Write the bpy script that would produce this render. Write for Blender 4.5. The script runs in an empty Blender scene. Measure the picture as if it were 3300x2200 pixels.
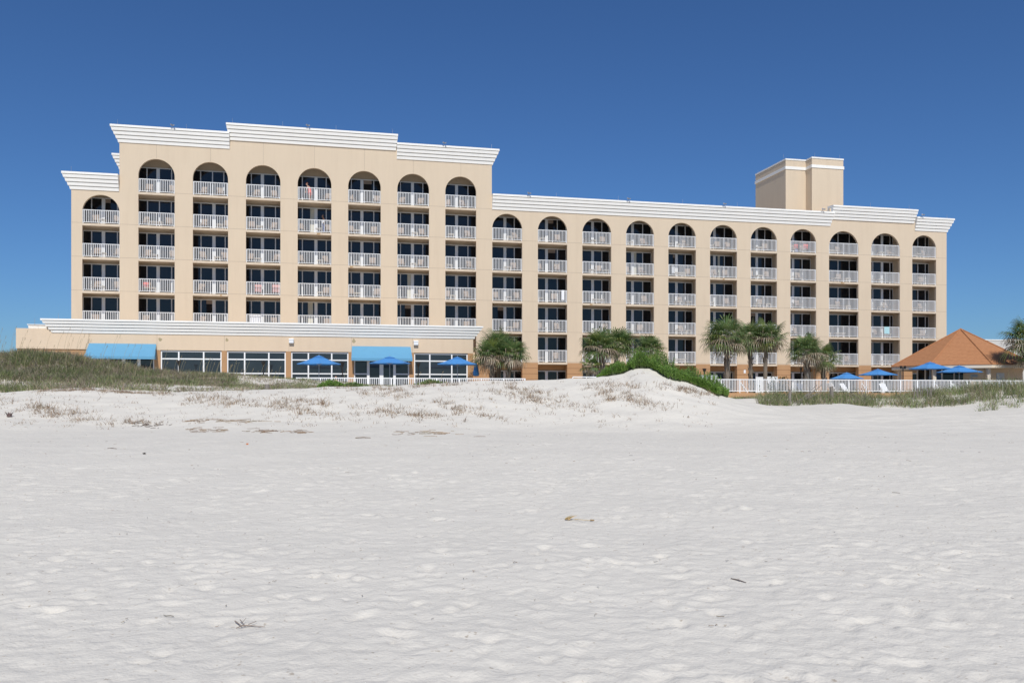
import bpy, bmesh, math, random
import numpy as np
from mathutils import Vector, Matrix
random.seed(7); RS=np.random.RandomState(11)
scene=bpy.context.scene; C=scene.collection
EYE=1.6; TH=math.atan(0.21995); ct,st=math.cos(TH),math.sin(TH)
F=2640.7; CX=1650.0; HY=1270.0          # focal length and horizon of the survey of the photograph
# ---- survey helpers: facade frame (s along the facade, N distance of its plane, z above eye level) ----
def W(s,N,z): return Vector((s*ct-N*st, s*st+N*ct, EYE+z))
def depth(x,N): return N/(ct-(x-CX)/F*st)
def sx(x,N):
    t=(x-CX)/F; return depth(x,N)*(t*ct+st)
def zy(x,y,N): return (HY-y)/F*depth(x,N)
def at(x,Y,y=None,z=0):
    return Vector(((x-CX)/F*Y, Y, EYE+((HY-y)/F*Y if y is not None else z)))
# ---- materials ----
def mat(name,col,rough=0.8,var=0.06,scale=3.0,bump=0.0,bscale=30.0,metal=0.0,ior=None,attr=False,trans=0.0,spec=None):
    m=bpy.data.materials.new(name); m.use_nodes=True; nt=m.node_tree; n=nt.nodes; l=nt.links
    b=n['Principled BSDF']; b.inputs['Roughness'].default_value=rough; b.inputs['Metallic'].default_value=metal
    if ior: b.inputs['IOR'].default_value=ior
    if spec is not None: b.inputs['Specular IOR Level'].default_value=spec
    tc=n.new('ShaderNodeTexCoord')
    nz=n.new('ShaderNodeTexNoise'); nz.inputs['Scale'].default_value=scale; nz.inputs['Detail'].default_value=5
    l.new(tc.outputs['Object'],nz.inputs['Vector'])
    if attr:
        at_=n.new('ShaderNodeAttribute'); at_.attribute_name='Col'; src=at_.outputs['Color']
        l.new(src,b.inputs['Base Color'])
    else:
        mx=n.new('ShaderNodeMix'); mx.data_type='RGBA'
        mx.inputs[6].default_value=tuple(c*(1-var) for c in col)+(1,)
        mx.inputs[7].default_value=tuple(min(1,c*(1+var)) for c in col)+(1,)
        l.new(nz.outputs['Fac'],mx.inputs[0]); l.new(mx.outputs[2],b.inputs['Base Color'])
    if bump:
        nb=n.new('ShaderNodeTexNoise'); nb.inputs['Scale'].default_value=bscale; nb.inputs['Detail'].default_value=4
        l.new(tc.outputs['Object'],nb.inputs['Vector'])
        bp=n.new('ShaderNodeBump'); bp.inputs['Strength'].default_value=bump; bp.inputs['Distance'].default_value=0.02
        l.new(nb.outputs['Fac'],bp.inputs['Height']); l.new(bp.outputs['Normal'],b.inputs['Normal'])
    if trans:
        tl=n.new('ShaderNodeBsdfTranslucent'); ms=n.new('ShaderNodeMixShader'); ms.inputs[0].default_value=trans
        l.new(src if attr else mx.outputs[2],tl.inputs['Color'])
        l.new(b.outputs[0],ms.inputs[1]); l.new(tl.outputs[0],ms.inputs[2]); l.new(ms.outputs[0],n['Material Output'].inputs['Surface'])
    return m
def stucco(name,col,streak=0.10):
    m=mat(name,col,0.9,0.035,0.35,0.25,25); nt=m.node_tree; n=nt.nodes; l=nt.links
    b=n['Principled BSDF']; mx=[q for q in n if q.type=='MIX'][0]
    tc=[q for q in n if q.type=='TEX_COORD'][0]
    mp=n.new('ShaderNodeMapping'); mp.inputs['Scale'].default_value=(1.3,1.3,0.12)
    nz=n.new('ShaderNodeTexNoise'); nz.inputs['Scale'].default_value=1.6; nz.inputs['Detail'].default_value=8; nz.inputs['Roughness'].default_value=.65
    l.new(tc.outputs['Object'],mp.inputs['Vector']); l.new(mp.outputs[0],nz.inputs['Vector'])
    cr=n.new('ShaderNodeValToRGB'); cr.color_ramp.elements[0].position=.45; cr.color_ramp.elements[1].position=.85
    l.new(nz.outputs['Fac'],cr.inputs[0])
    m2=n.new('ShaderNodeMix'); m2.data_type='RGBA'; m2.blend_type='MULTIPLY'
    m2.inputs[7].default_value=(1-streak,1-streak*1.15,1-streak*1.3,1)
    l.new(cr.outputs['Color'],m2.inputs[0]); l.new(mx.outputs[2],m2.inputs[6]); l.new(m2.outputs[2],b.inputs['Base Color'])
    return m
M={}
M['stucco']=stucco('cream_stucco',(0.66,0.54,0.398),0.07)
M['stuccolow']=stucco('peach_stucco',(0.70,0.555,0.40),0.07)
M['orange']=stucco('ochre_stucco',(0.47,0.272,0.137),0.12)
M['joint']=mat('joint_beige',(0.40,0.32,0.24),0.9)  # dark beige of the scored wall joints
M['ojoint']=mat('ochre_joint',(0.22,0.115,0.055),0.9)
M['white']=stucco('white_cornice',(0.86,0.84,0.79),0.05)
M['wpaint']=mat('white_paint',(0.87,0.87,0.86),0.45,0.02)
M['frame']=mat('door_frame_white',(0.80,0.81,0.81),0.5,0.02)
M['glass']=mat('tinted_glass',(0.016,0.018,0.021),0.03,0.5,0.6,ior=1.45)
M['glassL']=mat('restaurant_glass',(0.026,0.032,0.038),0.03,0.3,0.6,ior=1.55)
M['dark']=mat('painted_room_shade',(0.010,0.008,0.008),0.9)  # near-black colour stands in for the shade of unlit rooms
M['curtain']=mat('curtain_cloth',(0.62,0.60,0.50),0.9,0.15,12)
M['slab']=stucco('slab_paint',(0.66,0.55,0.42),0.2)
M['sling']=mat('tan_sling',(0.30,0.23,0.18),0.8,0.15,20)
M['bronze']=mat('bronze_frame',(0.10,0.07,0.05),0.5)
M['beigep']=mat('beige_plastic',(0.72,0.66,0.56),0.5,0.05)
M['red']=mat('red_cloth',(0.75,0.08,0.07),0.85); M['pink']=mat('pink_cloth',(0.65,0.33,0.30),0.9,.5,14)
M['towel']=mat('white_towel',(0.85,0.86,0.88),0.95); M['aqua']=mat('aqua_towel',(0.45,0.70,0.74),0.95)
M['blue']=mat('awning_blue',(0.125,0.335,0.505),0.8,0.05,2,0.1,60)
M['ublue']=mat('umbrella_blue',(0.075,0.29,0.66),0.75,0.05,3,trans=0.12)
M['metal']=mat('grey_metal',(0.45,0.46,0.48),0.4,metal=0.6)
M['black']=mat('black_iron',(0.018,0.016,0.015),0.5)
M['wood']=mat('weathered_wood',(0.25,0.22,0.19),0.95,0.35,14,0.6,40)
M['concrete']=mat('pale_concrete',(0.52,0.50,0.47),0.9,0.06,0.4,0.2,10)
M['deck']=mat('deck_paving',(0.50,0.40,0.30),0.9,0.1,1.2,0.2,10)
M['veg']=mat('leaf_blades',(0,0,0),0.6,attr=True,trans=0.3)
M['dry']=mat('dry_stems',(0,0,0),0.9,attr=True)
M['palm']=mat('palm_leaf',(0,0,0),0.42,attr=True,trans=0.15)
M['trunk']=mat('palm_trunk',(0,0,0),0.95,attr=True)
M['skinL']=mat('skin_fair',(0.55,0.33,0.24),0.6); M['skinD']=mat('skin_dark',(0.13,0.065,0.04),0.6)
M['hair']=mat('dark_hair',(0.03,0.015,0.01),0.7); M['jean']=mat('blue_denim',(0.16,0.20,0.42),0.9)
M['maroon']=mat('maroon_cloth',(0.14,0.02,0.02),0.9); M['shirt']=mat('white_cotton',(0.8,0.8,0.8),0.9)
# ---- object helpers ----
def tag(o,label=None,cat=None,group=None,kind=None):
    if label: o['label']=label
    if cat: o['category']=cat
    if group: o['group']=group
    if kind: o['kind']=kind
    return o
def empty(name,loc,rz=0):
    o=bpy.data.objects.new(name,None); C.objects.link(o); o.location=loc; o.rotation_euler=(0,0,rz); o.empty_display_size=.3; return o
class MB:
    def __init__(s): s.v=[]; s.f=[]; s.c=[]; s.mi=[]
    def add(s,vs,fs,col=None,mi=0):
        k=len(s.v); s.v.extend([tuple(p) for p in vs]); s.f.extend([tuple(i+k for i in f) for f in fs]); s.mi.extend([mi]*len(fs))
        s.c.extend([col or (1,1,1)]*len(vs))
    def hexa(s,p,mi=0,col=None):
        s.add(p,[(0,3,2,1),(4,5,6,7),(0,1,5,4),(1,2,6,5),(2,3,7,6),(3,0,4,7)],col,mi)
    def fbox(s,s0,s1,n0,n1,z0,z1,mi=0):        # box in the facade frame
        s.hexa([W(s0,n0,z0),W(s1,n0,z0),W(s1,n1,z0),W(s0,n1,z0),W(s0,n0,z1),W(s1,n0,z1),W(s1,n1,z1),W(s0,n1,z1)],mi)
    def box(s,x0,x1,y0,y1,z0,z1,mi=0,col=None):
        s.hexa([(x0,y0,z0),(x1,y0,z0),(x1,y1,z0),(x0,y1,z0),(x0,y0,z1),(x1,y0,z1),(x1,y1,z1),(x0,y1,z1)],mi,col)
    def bar(s,a,b,r,r2=None,n=6,mi=0,col=None):
        a=Vector(a); b=Vector(b); d=(b-a)
        if d.length<1e-6: return
        d.normalize(); up=Vector((0,0,1)) if abs(d.z)<.9 else Vector((1,0,0)); u=d.cross(up).normalized(); w=d.cross(u); r2=r if r2 is None else r2
        vs=[]
        for p,q in ((a,r),(b,r2)):
            for i in range(n):
                t=2*math.pi*i/n; vs.append(p+(u*math.cos(t)+w*math.sin(t))*q)
        s.add(vs,[(i,(i+1)%n,n+(i+1)%n,n+i) for i in range(n)]+[tuple(range(n-1,-1,-1)),tuple(range(n,2*n))],col,mi)
    def lathe(s,c,prof,n=12,mi=0,col=None,rot=0):
        c=Vector(c); vs=[]
        for r,z in prof:
            for i in range(n):
                t=2*math.pi*i/n+rot; vs.append(c+Vector((r*math.cos(t),r*math.sin(t),z)))
        m=len(prof); fs=[]
        for k in range(m-1):
            for i in range(n):
                j=(i+1)%n; fs.append((k*n+i,k*n+j,(k+1)*n+j,(k+1)*n+i))
        s.add(vs,fs,col,mi)
    def build(s,name,m,parent=None,smooth=False,attr=False):
        me=bpy.data.meshes.new(name); off=Vector((0,0,0))
        if parent is not None:
            q=parent
            while q is not None: off=off+q.location; q=q.parent
        ms=m if isinstance(m,(list,tuple)) else [m]
        me.from_pydata([(p[0]-off.x,p[1]-off.y,p[2]-off.z) for p in s.v],[],s.f)
        for q in ms: me.materials.append(q)
        if len(ms)>1: me.polygons.foreach_set('material_index',s.mi)
        if smooth: me.polygons.foreach_set('use_smooth',[True]*len(me.polygons))
        if attr:
            a=me.color_attributes.new('Col','FLOAT_COLOR','POINT')
            a.data.foreach_set('color',np.array([(c[0],c[1],c[2],1) for c in s.c],dtype=np.float32).ravel())
        me.update()
        o=bpy.data.objects.new(name,me); C.objects.link(o)
        if parent is not None: o.parent=parent
        return o
def children(o): return [c for c in bpy.data.objects if c.parent==o]
def copy_tree(o,parent=None):
    ch=list(o.children); c=o.copy(); C.objects.link(c); c.parent=parent
    for q in ch: copy_tree(q,c)
    return c
ORD=['first','second','third','fourth','fifth','sixth','seventh','eighth','ninth','tenth','eleventh','twelfth','thirteenth','fourteenth','fifteenth','sixteenth','seventeenth','eighteenth','nineteenth']
# ---- numpy noise ----
def pnoise(x,y,seed=0):
    xi=np.floor(x).astype(np.int64); yi=np.floor(y).astype(np.int64); xf=x-xi; yf=y-yi
    def g(ix,iy,dx,dy):
        h=(ix*374761393+iy*668265263+seed*1442695041)&0xffffffff; h=((h^(h>>13))*1274126177)&0xffffffff; a=((h^(h>>16))&0xffff)/65536.0*2*np.pi
        return np.cos(a)*dx+np.sin(a)*dy
    u=xf*xf*xf*(xf*(xf*6-15)+10); v=yf*yf*yf*(yf*(yf*6-15)+10)
    a=g(xi,yi,xf,yf); b=g(xi+1,yi,xf-1,yf); c=g(xi,yi+1,xf,yf-1); d=g(xi+1,yi+1,xf-1,yf-1)
    return (a*(1-u)+b*u)*(1-v)+(c*(1-u)+d*u)*v
# ================= GROUND =================
def Yx(x): return 36.0 if x<2290 else (44.0 if x>2420 else 36+8*(x-2290)/130)
A=[(-1500,1262),(-300,1275),(0,1267),(115,1259),(200,1252),(290,1251),(400,1262),(570,1268),(700,1264),(900,1256),(1100,1248),(1300,1241),(1470,1233),(1550,1229),(1700,1227),(1850,1220.5),(1960,1213.5),(2010,1205),(2038,1190.5),(2070,1188),(2106,1190),(2150,1203),(2200,1225),(2250,1247),(2300,1270),(2330,1276),(2354,1283),(2400,1295),(2467,1306),(2543,1308),(2620,1304),(2732,1302),(2793,1315),(2900,1317),(3000,1314),(3080,1310),(3167,1296),(3253,1287),(3300,1283),(3700,1270),(5000,1290)]
AX=np.array([(x-CX)/F*Yx(x) for x,y in A]); AY=np.array([Yx(x) for x,y in A]); AZ=np.array([EYE+(HY-y)/F*Yx(x) for x,y in A])
YB=47.0
Bp=[(-1500,1200),(-300,1150),(0,1150),(80,1141),(150,1140),(220,1147),(270,1155),(300,1166),(400,1184),(480,1196),(560,1202),(700,1207),(800,1210),(900,1219),(1000,1225),(1100,1231),(1180,1240),(1300,1250),(1400,1275),(1500,1285),(2330,1287),(2900,1283),(3050,1272),(3150,1262),(3300,1250),(3700,1240),(5000,1285)]
BX=np.array([(x-CX)/F*YB for x,y in Bp]); BZ=np.array([EYE+(HY-y)/F*YB for x,y in Bp])
def sstep(a,b,x):
    t=np.clip((x-a)/(b-a),0,1); return t*t*(3-2*t)
def H0(X,Y):
    X=np.asarray(X,dtype=float); Y=np.asarray(Y,dtype=float)
    yc=np.interp(X,AX,AY); za=np.interp(X,AX,AZ); zb=np.interp(X,BX,BZ)
    zm=np.where(zb>za-0.1,za*0.55+zb*0.45-0.06,np.minimum(za-.25,zb+0.12))
    ym=yc+(YB-yc)*0.5
    zf=0.36+0*X; yf=25.6+0.9*np.sin(X*.35)+.5*np.sin(X*.9+1)
    base=np.where(Y<-12,-(-12-Y)*0.035,0.0)
    z=base+sstep(6,18,Y)*0.14
    z=z+(zf-0.14)*sstep(10,24.2,Y)
    face=sstep(0,1,(Y-yf)/np.maximum(yc-yf,.1))*.5+np.clip((Y-yf)/np.maximum(yc-yf,.1),0,1)**1.7*.5
    z=np.where(Y>yf,zf+(za-zf)*face,z)
    t1=sstep(0,1,(Y-yc)/(ym-yc)); z=np.where(Y>yc,za+(zm-za)*t1,z)
    t2=sstep(0,1,(Y-ym)/(YB-ym)); z=np.where(Y>ym,zm+(zb-zm)*t2,z)
    t3=sstep(0,1,(Y-YB)/6.5); z=np.where(Y>YB,zb+(1.27-zb)*t3,z)
    return z
def noiseH(X,Y):
    n=pnoise(X*.11,Y*.16,1)*.12*sstep(8,14,Y)*(1-sstep(50,56,Y))*.6
    n=n+pnoise(X*.45,Y*.6,2)*.035+pnoise(X*1.3,Y*1.5,3)*.014
    n=n+sstep(24,31,Y)*(1-sstep(37,40,Y))*(pnoise(X*.8,Y*1.1,8)*.07+np.abs(pnoise(X*1.9,Y*2.4,9))*.05)
    near=(1-sstep(24,40,Y)); wx=X+pnoise(X*2,Y*2,6)*.25; wy=Y+pnoise(X*2+9,Y*2,7)*.25
    msk=.55+.9*np.clip(pnoise(X*.5,Y*.35,10)+.25,0,1)
    n=n+(.030*np.abs(pnoise(wx*3.4+3,wy*3.9,4))+.022*np.abs(pnoise(wx*7.2,wy*7.8,5)))*(.3+.7*near)*msk*(.72+.28*sstep(6,12,Y))
    return n*(1-sstep(50,56,Y))
def HN(X,Y): return H0(X,Y)+noiseH(np.asarray(X,float),np.asarray(Y,float))
def Hs(x,y): return float(HN(np.array([x]),np.array([y]))[0])
def ground_at(x,y):          # ground point seen at survey pixel (x,y)
    Y=np.arange(4,46,.04); X=(x-CX)/F*Y; z=H0(X,Y); l=EYE+(HY-y)/F*Y
    k=np.argmax(z>=l); return Vector((X[k],Y[k],Hs(X[k],Y[k])))
def steps(ranges):
    o=[ranges[0][0]]
    for a,b,d in ranges:
        n=max(1,int(round((b-a)/d))); o+=[a+(b-a)*(i+1)/n for i in range(n)]
    return np.array(o)
pos=[(0,4.5,.04),(4.5,10,.075),(10,26,.16),(26,60,1.0),(60,200,20),(200,3000,400)]
xp_=steps(pos); gx=np.concatenate([-xp_[::-1],xp_[1:]])
gy=steps([(-60,-14,6),(-14,3.2,.6),(3.2,9,.036),(9,16,.06),(16,28,.11),(28,40,.14),(40,56,.3),(56,80,3),(80,300,40),(300,3000,450)])
GX,GY=np.meshgrid(gx,gy); GZ=HN(GX,GY)
# trodden hollows and footprints
for k in range(7500):
    Y=3+23*random.random()**.8; X=random.uniform(-.66,.66)*Y
    r=random.uniform(.035,.085)*(1 if Y<12 else 1.35); a=random.uniform(0,math.pi); el=random.uniform(1.2,2.2); dp=random.uniform(.003,.011)*(1 if random.random()<.86 else 2.3)
    i0,i1=np.searchsorted(gx,[X-3*r*el,X+3*r*el]); j0,j1=np.searchsorted(gy,[Y-3*r*el,Y+3*r*el])
    if i1<=i0 or j1<=j0: continue
    dx=GX[j0:j1,i0:i1]-X; dy=GY[j0:j1,i0:i1]-Y
    p=(dx*math.cos(a)+dy*math.sin(a))/(r*el); q=(-dx*math.sin(a)+dy*math.cos(a))/r; d2=p*p+q*q
    GZ[j0:j1,i0:i1]+= -dp*np.exp(-d2*1.6)+dp*.45*np.exp(-(np.sqrt(d2)-1.45)**2*6)
ny,nx=GX.shape
from bisect import bisect_right
_gx=gx.tolist(); _gy=gy.tolist()
def Hs(x,y):
    i=min(max(bisect_right(_gx,x)-1,0),nx-2); j=min(max(bisect_right(_gy,y)-1,0),ny-2)
    u=(x-_gx[i])/(_gx[i+1]-_gx[i]); v=(y-_gy[j])/(_gy[j+1]-_gy[j])
    return float((GZ[j,i]*(1-u)+GZ[j,i+1]*u)*(1-v)+(GZ[j+1,i]*(1-u)+GZ[j+1,i+1]*u)*v)
me=bpy.data.meshes.new('sand_beach'); me.vertices.add(nx*ny)
me.vertices.foreach_set('co',np.stack([GX,GY,GZ],-1).astype(np.float32).ravel())
idx=np.arange(nx*ny).reshape(ny,nx); q=np.stack([idx[:-1,:-1],idx[:-1,1:],idx[1:,1:],idx[1:,:-1]],-1).reshape(-1,4)
me.loops.add(q.size); me.loops.foreach_set('vertex_index',q.ravel().astype(np.int32))
me.polygons.add(len(q)); me.polygons.foreach_set('loop_start',np.arange(0,q.size,4,dtype=np.int32))
me.polygons.foreach_set('use_smooth',np.ones(len(q),dtype=bool)); me.update(); me.validate()
sm=mat('white_sand',(0.715,0.67,0.585),0.95,0.06,0.9); nt=sm.node_tree; n=nt.nodes; l=nt.links
b=n['Principled BSDF']; tc=[w for w in n if w.type=='TEX_COORD'][0]; mx=[w for w in n if w.type=='MIX'][0]
b.inputs['Specular IOR Level'].default_value=.15
n1=n.new('ShaderNodeTexNoise'); n1.noise_type='RIDGED_MULTIFRACTAL'; n1.inputs['Scale'].default_value=6.5; n1.inputs['Detail'].default_value=5; n1.inputs['Roughness'].default_value=.55; n1.inputs['Distortion'].default_value=.4
n2=n.new('ShaderNodeTexNoise'); n2.inputs['Scale'].default_value=34; n2.inputs['Detail'].default_value=3
for w in (n1,n2): l.new(tc.outputs['Object'],w.inputs['Vector'])
b1=n.new('ShaderNodeBump'); b1.invert=True; b1.inputs['Strength'].default_value=.8; b1.inputs['Distance'].default_value=.016
b2=n.new('ShaderNodeBump'); b2.inputs['Strength'].default_value=.6; b2.inputs['Distance'].default_value=.012
l.new(n1.outputs['Fac'],b1.inputs['Height']); l.new(n2.outputs['Fac'],b2.inputs['Height']); l.new(b1.outputs[0],b2.inputs['Normal']); l.new(b2.outputs[0],b.inputs['Normal'])
# thin grey specks of shell and straw
n3=n.new('ShaderNodeTexNoise'); n3.inputs['Scale'].default_value=22; n3.inputs['Detail'].default_value=2; l.new(tc.outputs['Object'],n3.inputs['Vector'])
cr=n.new('ShaderNodeValToRGB'); cr.color_ramp.elements[0].position=.66; cr.color_ramp.elements[1].position=.76
cr.color_ramp.elements[0].color=(1,1,1,1); cr.color_ramp.elements[1].color=(.62,.56,.5,1); l.new(n3.outputs['Fac'],cr.inputs[0])
m2=n.new('ShaderNodeMix'); m2.data_type='RGBA'; m2.blend_type='MULTIPLY'; m2.inputs[0].default_value=.8
l.new(mx.outputs[2],m2.inputs[6]); l.new(cr.outputs[0],m2.inputs[7]); l.new(m2.outputs[2],b.inputs['Base Color'])
me.materials.append(sm); o=bpy.data.objects.new('sand_beach',me); C.objects.link(o); tag(o,kind='structure')
mb=MB(); mb.box(-3000,3000,-3000,-36,-2.2,-.85); wm=mat('sea_water',(0.03,0.09,0.13),0.12,0.1,.1,.4,1.5,ior=1.33)
tag(mb.build('sea',wm),kind='structure')
# pool deck
mb=MB(); s0=sx(960,64); mb.fbox(s0-6,sx(4200,64),57.12,76.95,-.5,-.05); tag(mb.build('pool_deck',M['deck']),kind='structure')

# ---- dune grass and debris ----
def blade(mb,p,h,az,lean,w,col,seg=3,curl=1.0):
    p=Vector(p); d=Vector((math.cos(az),math.sin(az),0)); side=Vector((-d.y,d.x,0)); a2=random.uniform(0,math.pi); side=Vector((math.cos(a2),math.sin(a2),0))
    vs=[]; 
    for i in range(seg+1):
        t=i/seg; q=p+Vector((0,0,h*t*(1-.25*curl*lean*t)))+d*(h*lean*(t**1.6)); ww=w*(1-t)**.7*.5
        if i==seg: vs.append(q)
        else: vs+= [q-side*ww,q+side*ww]
    fs=[(2*i,2*i+1,2*i+3,2*i+2) for i in range(seg-1)]+[(2*seg-2,2*seg-1,2*seg)]
    mb.add(vs,fs,col)
def jit(c,a=.2):
    k=1+random.uniform(-a,a); return (c[0]*k*(1+random.uniform(-.08,.08)),c[1]*k,c[2]*k)
GREEN=[(.20,.25,.085),(.25,.29,.115),(.17,.24,.075),(.29,.31,.14)]; BROWN=[(.33,.26,.19),(.42,.35,.25),(.26,.205,.155),(.48,.41,.30)]
def clump(mb,x,y,n,h,spread,mix,w=.018,lean=.55):
    z=Hs(x,y)-.03
    g=random.random()<mix; kb=random.choice((.6,.8,1,1.15,1.3))
    for k in range(n):
        a=random.uniform(0,6.28); r=spread*math.sqrt(random.random())
        gg=g if random.random()<.75 else not g
        blade(mb,(x+r*math.cos(a),y+r*math.sin(a),z),h*random.uniform(.45,1.15),a+random.uniform(-.6,.6),random.uniform(.1,lean*2),w*random.uniform(.7,1.4),tuple(c*kb for c in jit(random.choice(GREEN if gg else BROWN))))
def fld(x,y,seed,f=.5):
    x*=f; y*=f; xi=math.floor(x); yi=math.floor(y); xf=x-xi; yf=y-yi
    def g(ix,iy,dx,dy):
        h=(ix*374761393+iy*668265263+seed*1442695041)&0xffffffff; h=((h^(h>>13))*1274126177)&0xffffffff; a=((h^(h>>16))&0xffff)/65536.0*6.2832
        return math.cos(a)*dx+math.sin(a)*dy
    u=xf*xf*(3-2*xf); v=yf*yf*(3-2*yf)
    return (g(xi,yi,xf,yf)*(1-u)+g(xi+1,yi,xf-1,yf)*u)*(1-v)+(g(xi,yi+1,xf,yf-1)*(1-u)+g(xi+1,yi+1,xf-1,yf-1)*u)*v
mb=MB()
def oct_(x,y,f,sd): return fld(x,y,sd,f)+.5*fld(x,y,sd+1,f*2.1)+.3*fld(x,y,sd+2,f*4.3)
for k in range(21000):                                   # left dune
    if random.random()<.5: y=random.uniform(36.6,49.8); xs=random.uniform(-120,1420)
    else: y=random.uniform(40,47.5); xs=random.uniform(-120,760)
    x=(xs-CX)/F*y; yc=float(np.interp(x,AX,AY))
    if y<yc+.25: continue
    pr=.52 if xs<450 else (.26 if xs<700 else (.34 if xs<1150 else .2))
    nn=oct_(x,y,.42,21)
    if nn < -pr : continue
    if xs>1000 and random.random()<.25: continue
    big=1.0 if xs<420 else (.72 if xs<620 else .5)
    gm=oct_(x,y,.5,31)
    if gm<-.02 and random.random()<.75: big*=.55         # low brown mats
    elif y>45: big*=1.15 if xs<600 else (1.1 if xs<1000 else .8)
    clump(mb,x,y,random.randint(5,9),.40*big*random.uniform(.7,1.3),.24,(.34 if xs<560 else .22)+gm*1.6,w=.022)
tag(mb.build('dune_grass',M['veg'],attr=True),'mixed green and brown dune grass covering the bank on the left','grass',kind='stuff')
mb=MB()
for k in range(2600):                                   # strip in front of the pool fence, right
    y=random.uniform(43.6,53.5); xs=random.uniform(2330,3500); x=(xs-CX)/F*y
    yc=float(np.interp(x,AX,AY)); 
    if y<yc+.1 or (xs<2450 and y<48): continue
    if 2800<xs<2890 and y>46.5 and random.random()<.8: continue
    nn=fld(x,y,22,.6)
    if nn<-.28: continue
    low=.30 if xs<2450 else .72
    if xs>3080: low=.85
    if y>49.5: low*=.55
    clump(mb,x,y,random.randint(10,16),low*random.uniform(.65,1.15),.26,.74,w=.02)
for k in range(3200):                                   # low lawn in front of the ochre wall
    y=random.uniform(49,56.3); xs=random.uniform(2350,3600); x=(xs-CX)/F*y
    clump(mb,x,y,7,.12,.25,1.3,w=.03)
for k in range(70):                                     # sparse runners on the sand, far right
    xs=random.uniform(3150,3300); y=random.uniform(40.5,44); x=(xs-CX)/F*y
    clump(mb,x,y,7,.38,.12,.95,w=.02)
tag(mb.build('beach_grass',M['veg'],attr=True),'green beach grass strip below the white pool fence on the right','grass',kind='stuff')
mb=MB()
def oat(x,y,h,az):
    z=Hs(x,y); p=Vector((x,y,z)); d=Vector((math.cos(az),math.sin(az),0)); c=jit((.30,.25,.14)); pr=p
    for i in range(1,6):
        t=i/5; q=p+Vector((0,0,h*t*(1-.05*t)))+d*(h*.22*t*t); mb.bar(pr,q,.0065*(1.25-t*.6),n=3,col=c); pr=q
    for k in range(6): blade(mb,pr-(pr-p)*.022*k,.07,random.uniform(0,6.28),random.uniform(.4,.9),.016,jit((.30,.24,.14)),2)
for k in range(95):
    xs=random.choice([random.uniform(-60,560),random.uniform(-60,330),random.uniform(560,900)]); y=random.uniform(42,47.5); x=(xs-CX)/F*y
    oat(x,y,random.uniform(1.0,1.95) if xs<560 else random.uniform(.6,1.1),random.uniform(-.5,.5))
for xs in (1105,1335,1345,1420,1880,1892,1900,2120,2135,2165,2178,2192,2205,2240): oat((xs-CX)/F*37.5,37.5,random.uniform(.6,1.1),random.uniform(-1,1) if xs<1500 else math.pi+random.uniform(-.5,.5))
for xs in np.linspace(3140,3290,14): oat((xs-CX)/F*46,46,random.uniform(.9,1.5),random.uniform(2.6,3.6))
tag(mb.build('sea_oats',M['dry'],attr=True),'thin sea oat stalks rising above the dune grass','grass',kind='stuff')
# dry runners on the white dune face
mb=MB(); DRY=[(.28,.19,.13),(.35,.25,.16),(.22,.155,.11),(.40,.31,.21)]
hot=[(1395,1232,60,14),(1180,1265,70,20),(1270,1262,60,14),(700,1290,60,14),(1010,1300,60,20),(700,1300,80,20),(330,1262,120,14),(1660,1250,60,22),(1940,1262,40,22),(1960,1288,16,20),(2010,1245,60,12),(2050,1290,60,30),(2190,1255,60,18),(2240,1270,40,16),(180,1330,120,40),(460,1366,50,10),(950,1320,120,30),(1480,1320,90,30),(1730,1290,120,35),(1290,1330,100,30)]
def dryclump(xs,ys,n,h):
    p=ground_at(xs,ys)
    for k in range(n):
        a=random.uniform(0,6.28); r=random.uniform(0,.22)
        x=p.x+r*math.cos(a); y=p.y+r*math.sin(a)
        blade(mb,(x,y,Hs(x,y)-.01),h*random.uniform(.4,1.2),random.uniform(0,6.28),random.uniform(.3,1.6),.017,jit(random.choice(DRY)),2)
for cx_,cy_,rx,ry in hot:
    sl=random.uniform(.1,.5)
    for k in range(int(9+rx*ry/60)):
        u=random.gauss(0,.8); xs=cx_+u*rx; ys=cy_+u*ry*sl*1.6+random.gauss(0,ry*.33)
        lim=np.interp(xs,[a for a,b in A],[b for a,b in A])
        if ys<lim+3: ys=lim+3+random.random()*8
        dryclump(xs,ys,random.randint(5,11),random.uniform(.14,.36))
for k in range(640):
    xs=random.uniform(0,2300); lim=np.interp(xs,[a for a,b in A],[b for a,b in A]); ys=lim+4+random.random()**1.3*(1375-lim)
    dryclump(xs,ys,random.randint(2,6),random.uniform(.07,.17))
for k in range(300):                                   # short fringe along the crest
    xs=random.uniform(120,560); lim=np.interp(xs,[a for a,b in A],[b for a,b in A]); dryclump(xs,lim+2+random.random()*6,4,.14)
tag(mb.build('dry_runners',M['dry'],attr=True),'brown dry runners and stubble scattered over the white dune face','dry plants',kind='stuff')
mb=MB()
def straw(xs,ys,ln,th=.008,ang=None,col=None):
    p=ground_at(xs,ys); a=random.gauss(0,.35) if ang is None else ang; d=Vector((math.cos(a),math.sin(a),0)); c=col or jit(random.choice(DRY),.3)
    pr=None
    for i in range(4):
        q=p+d*(ln*(i/3-.5)); q=Vector((q.x,q.y+random.uniform(-.02,.02),Hs(q.x,q.y)+.012))
        if pr: mb.bar(pr,q,th,n=4,col=c)
        pr=q
for k in range(110):
    xs=random.uniform(610,1005); t=(xs-610)/395
    if math.sin(xs*.055)+math.sin(xs*.021+1)<random.uniform(-1.6,.9)-t*.5: continue
    straw(xs,1391+random.gauss(0,3.2)+5*t-(9*(1-t)**2),random.uniform(.12,.45),.0055,random.gauss(0,.5),jit(random.choice([(.26,.17,.10),(.20,.13,.085),(.33,.23,.14)])))
for k in range(34): straw(random.gauss(1370,60),1400+random.gauss(0,5),random.uniform(.1,.4),.006)
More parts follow.
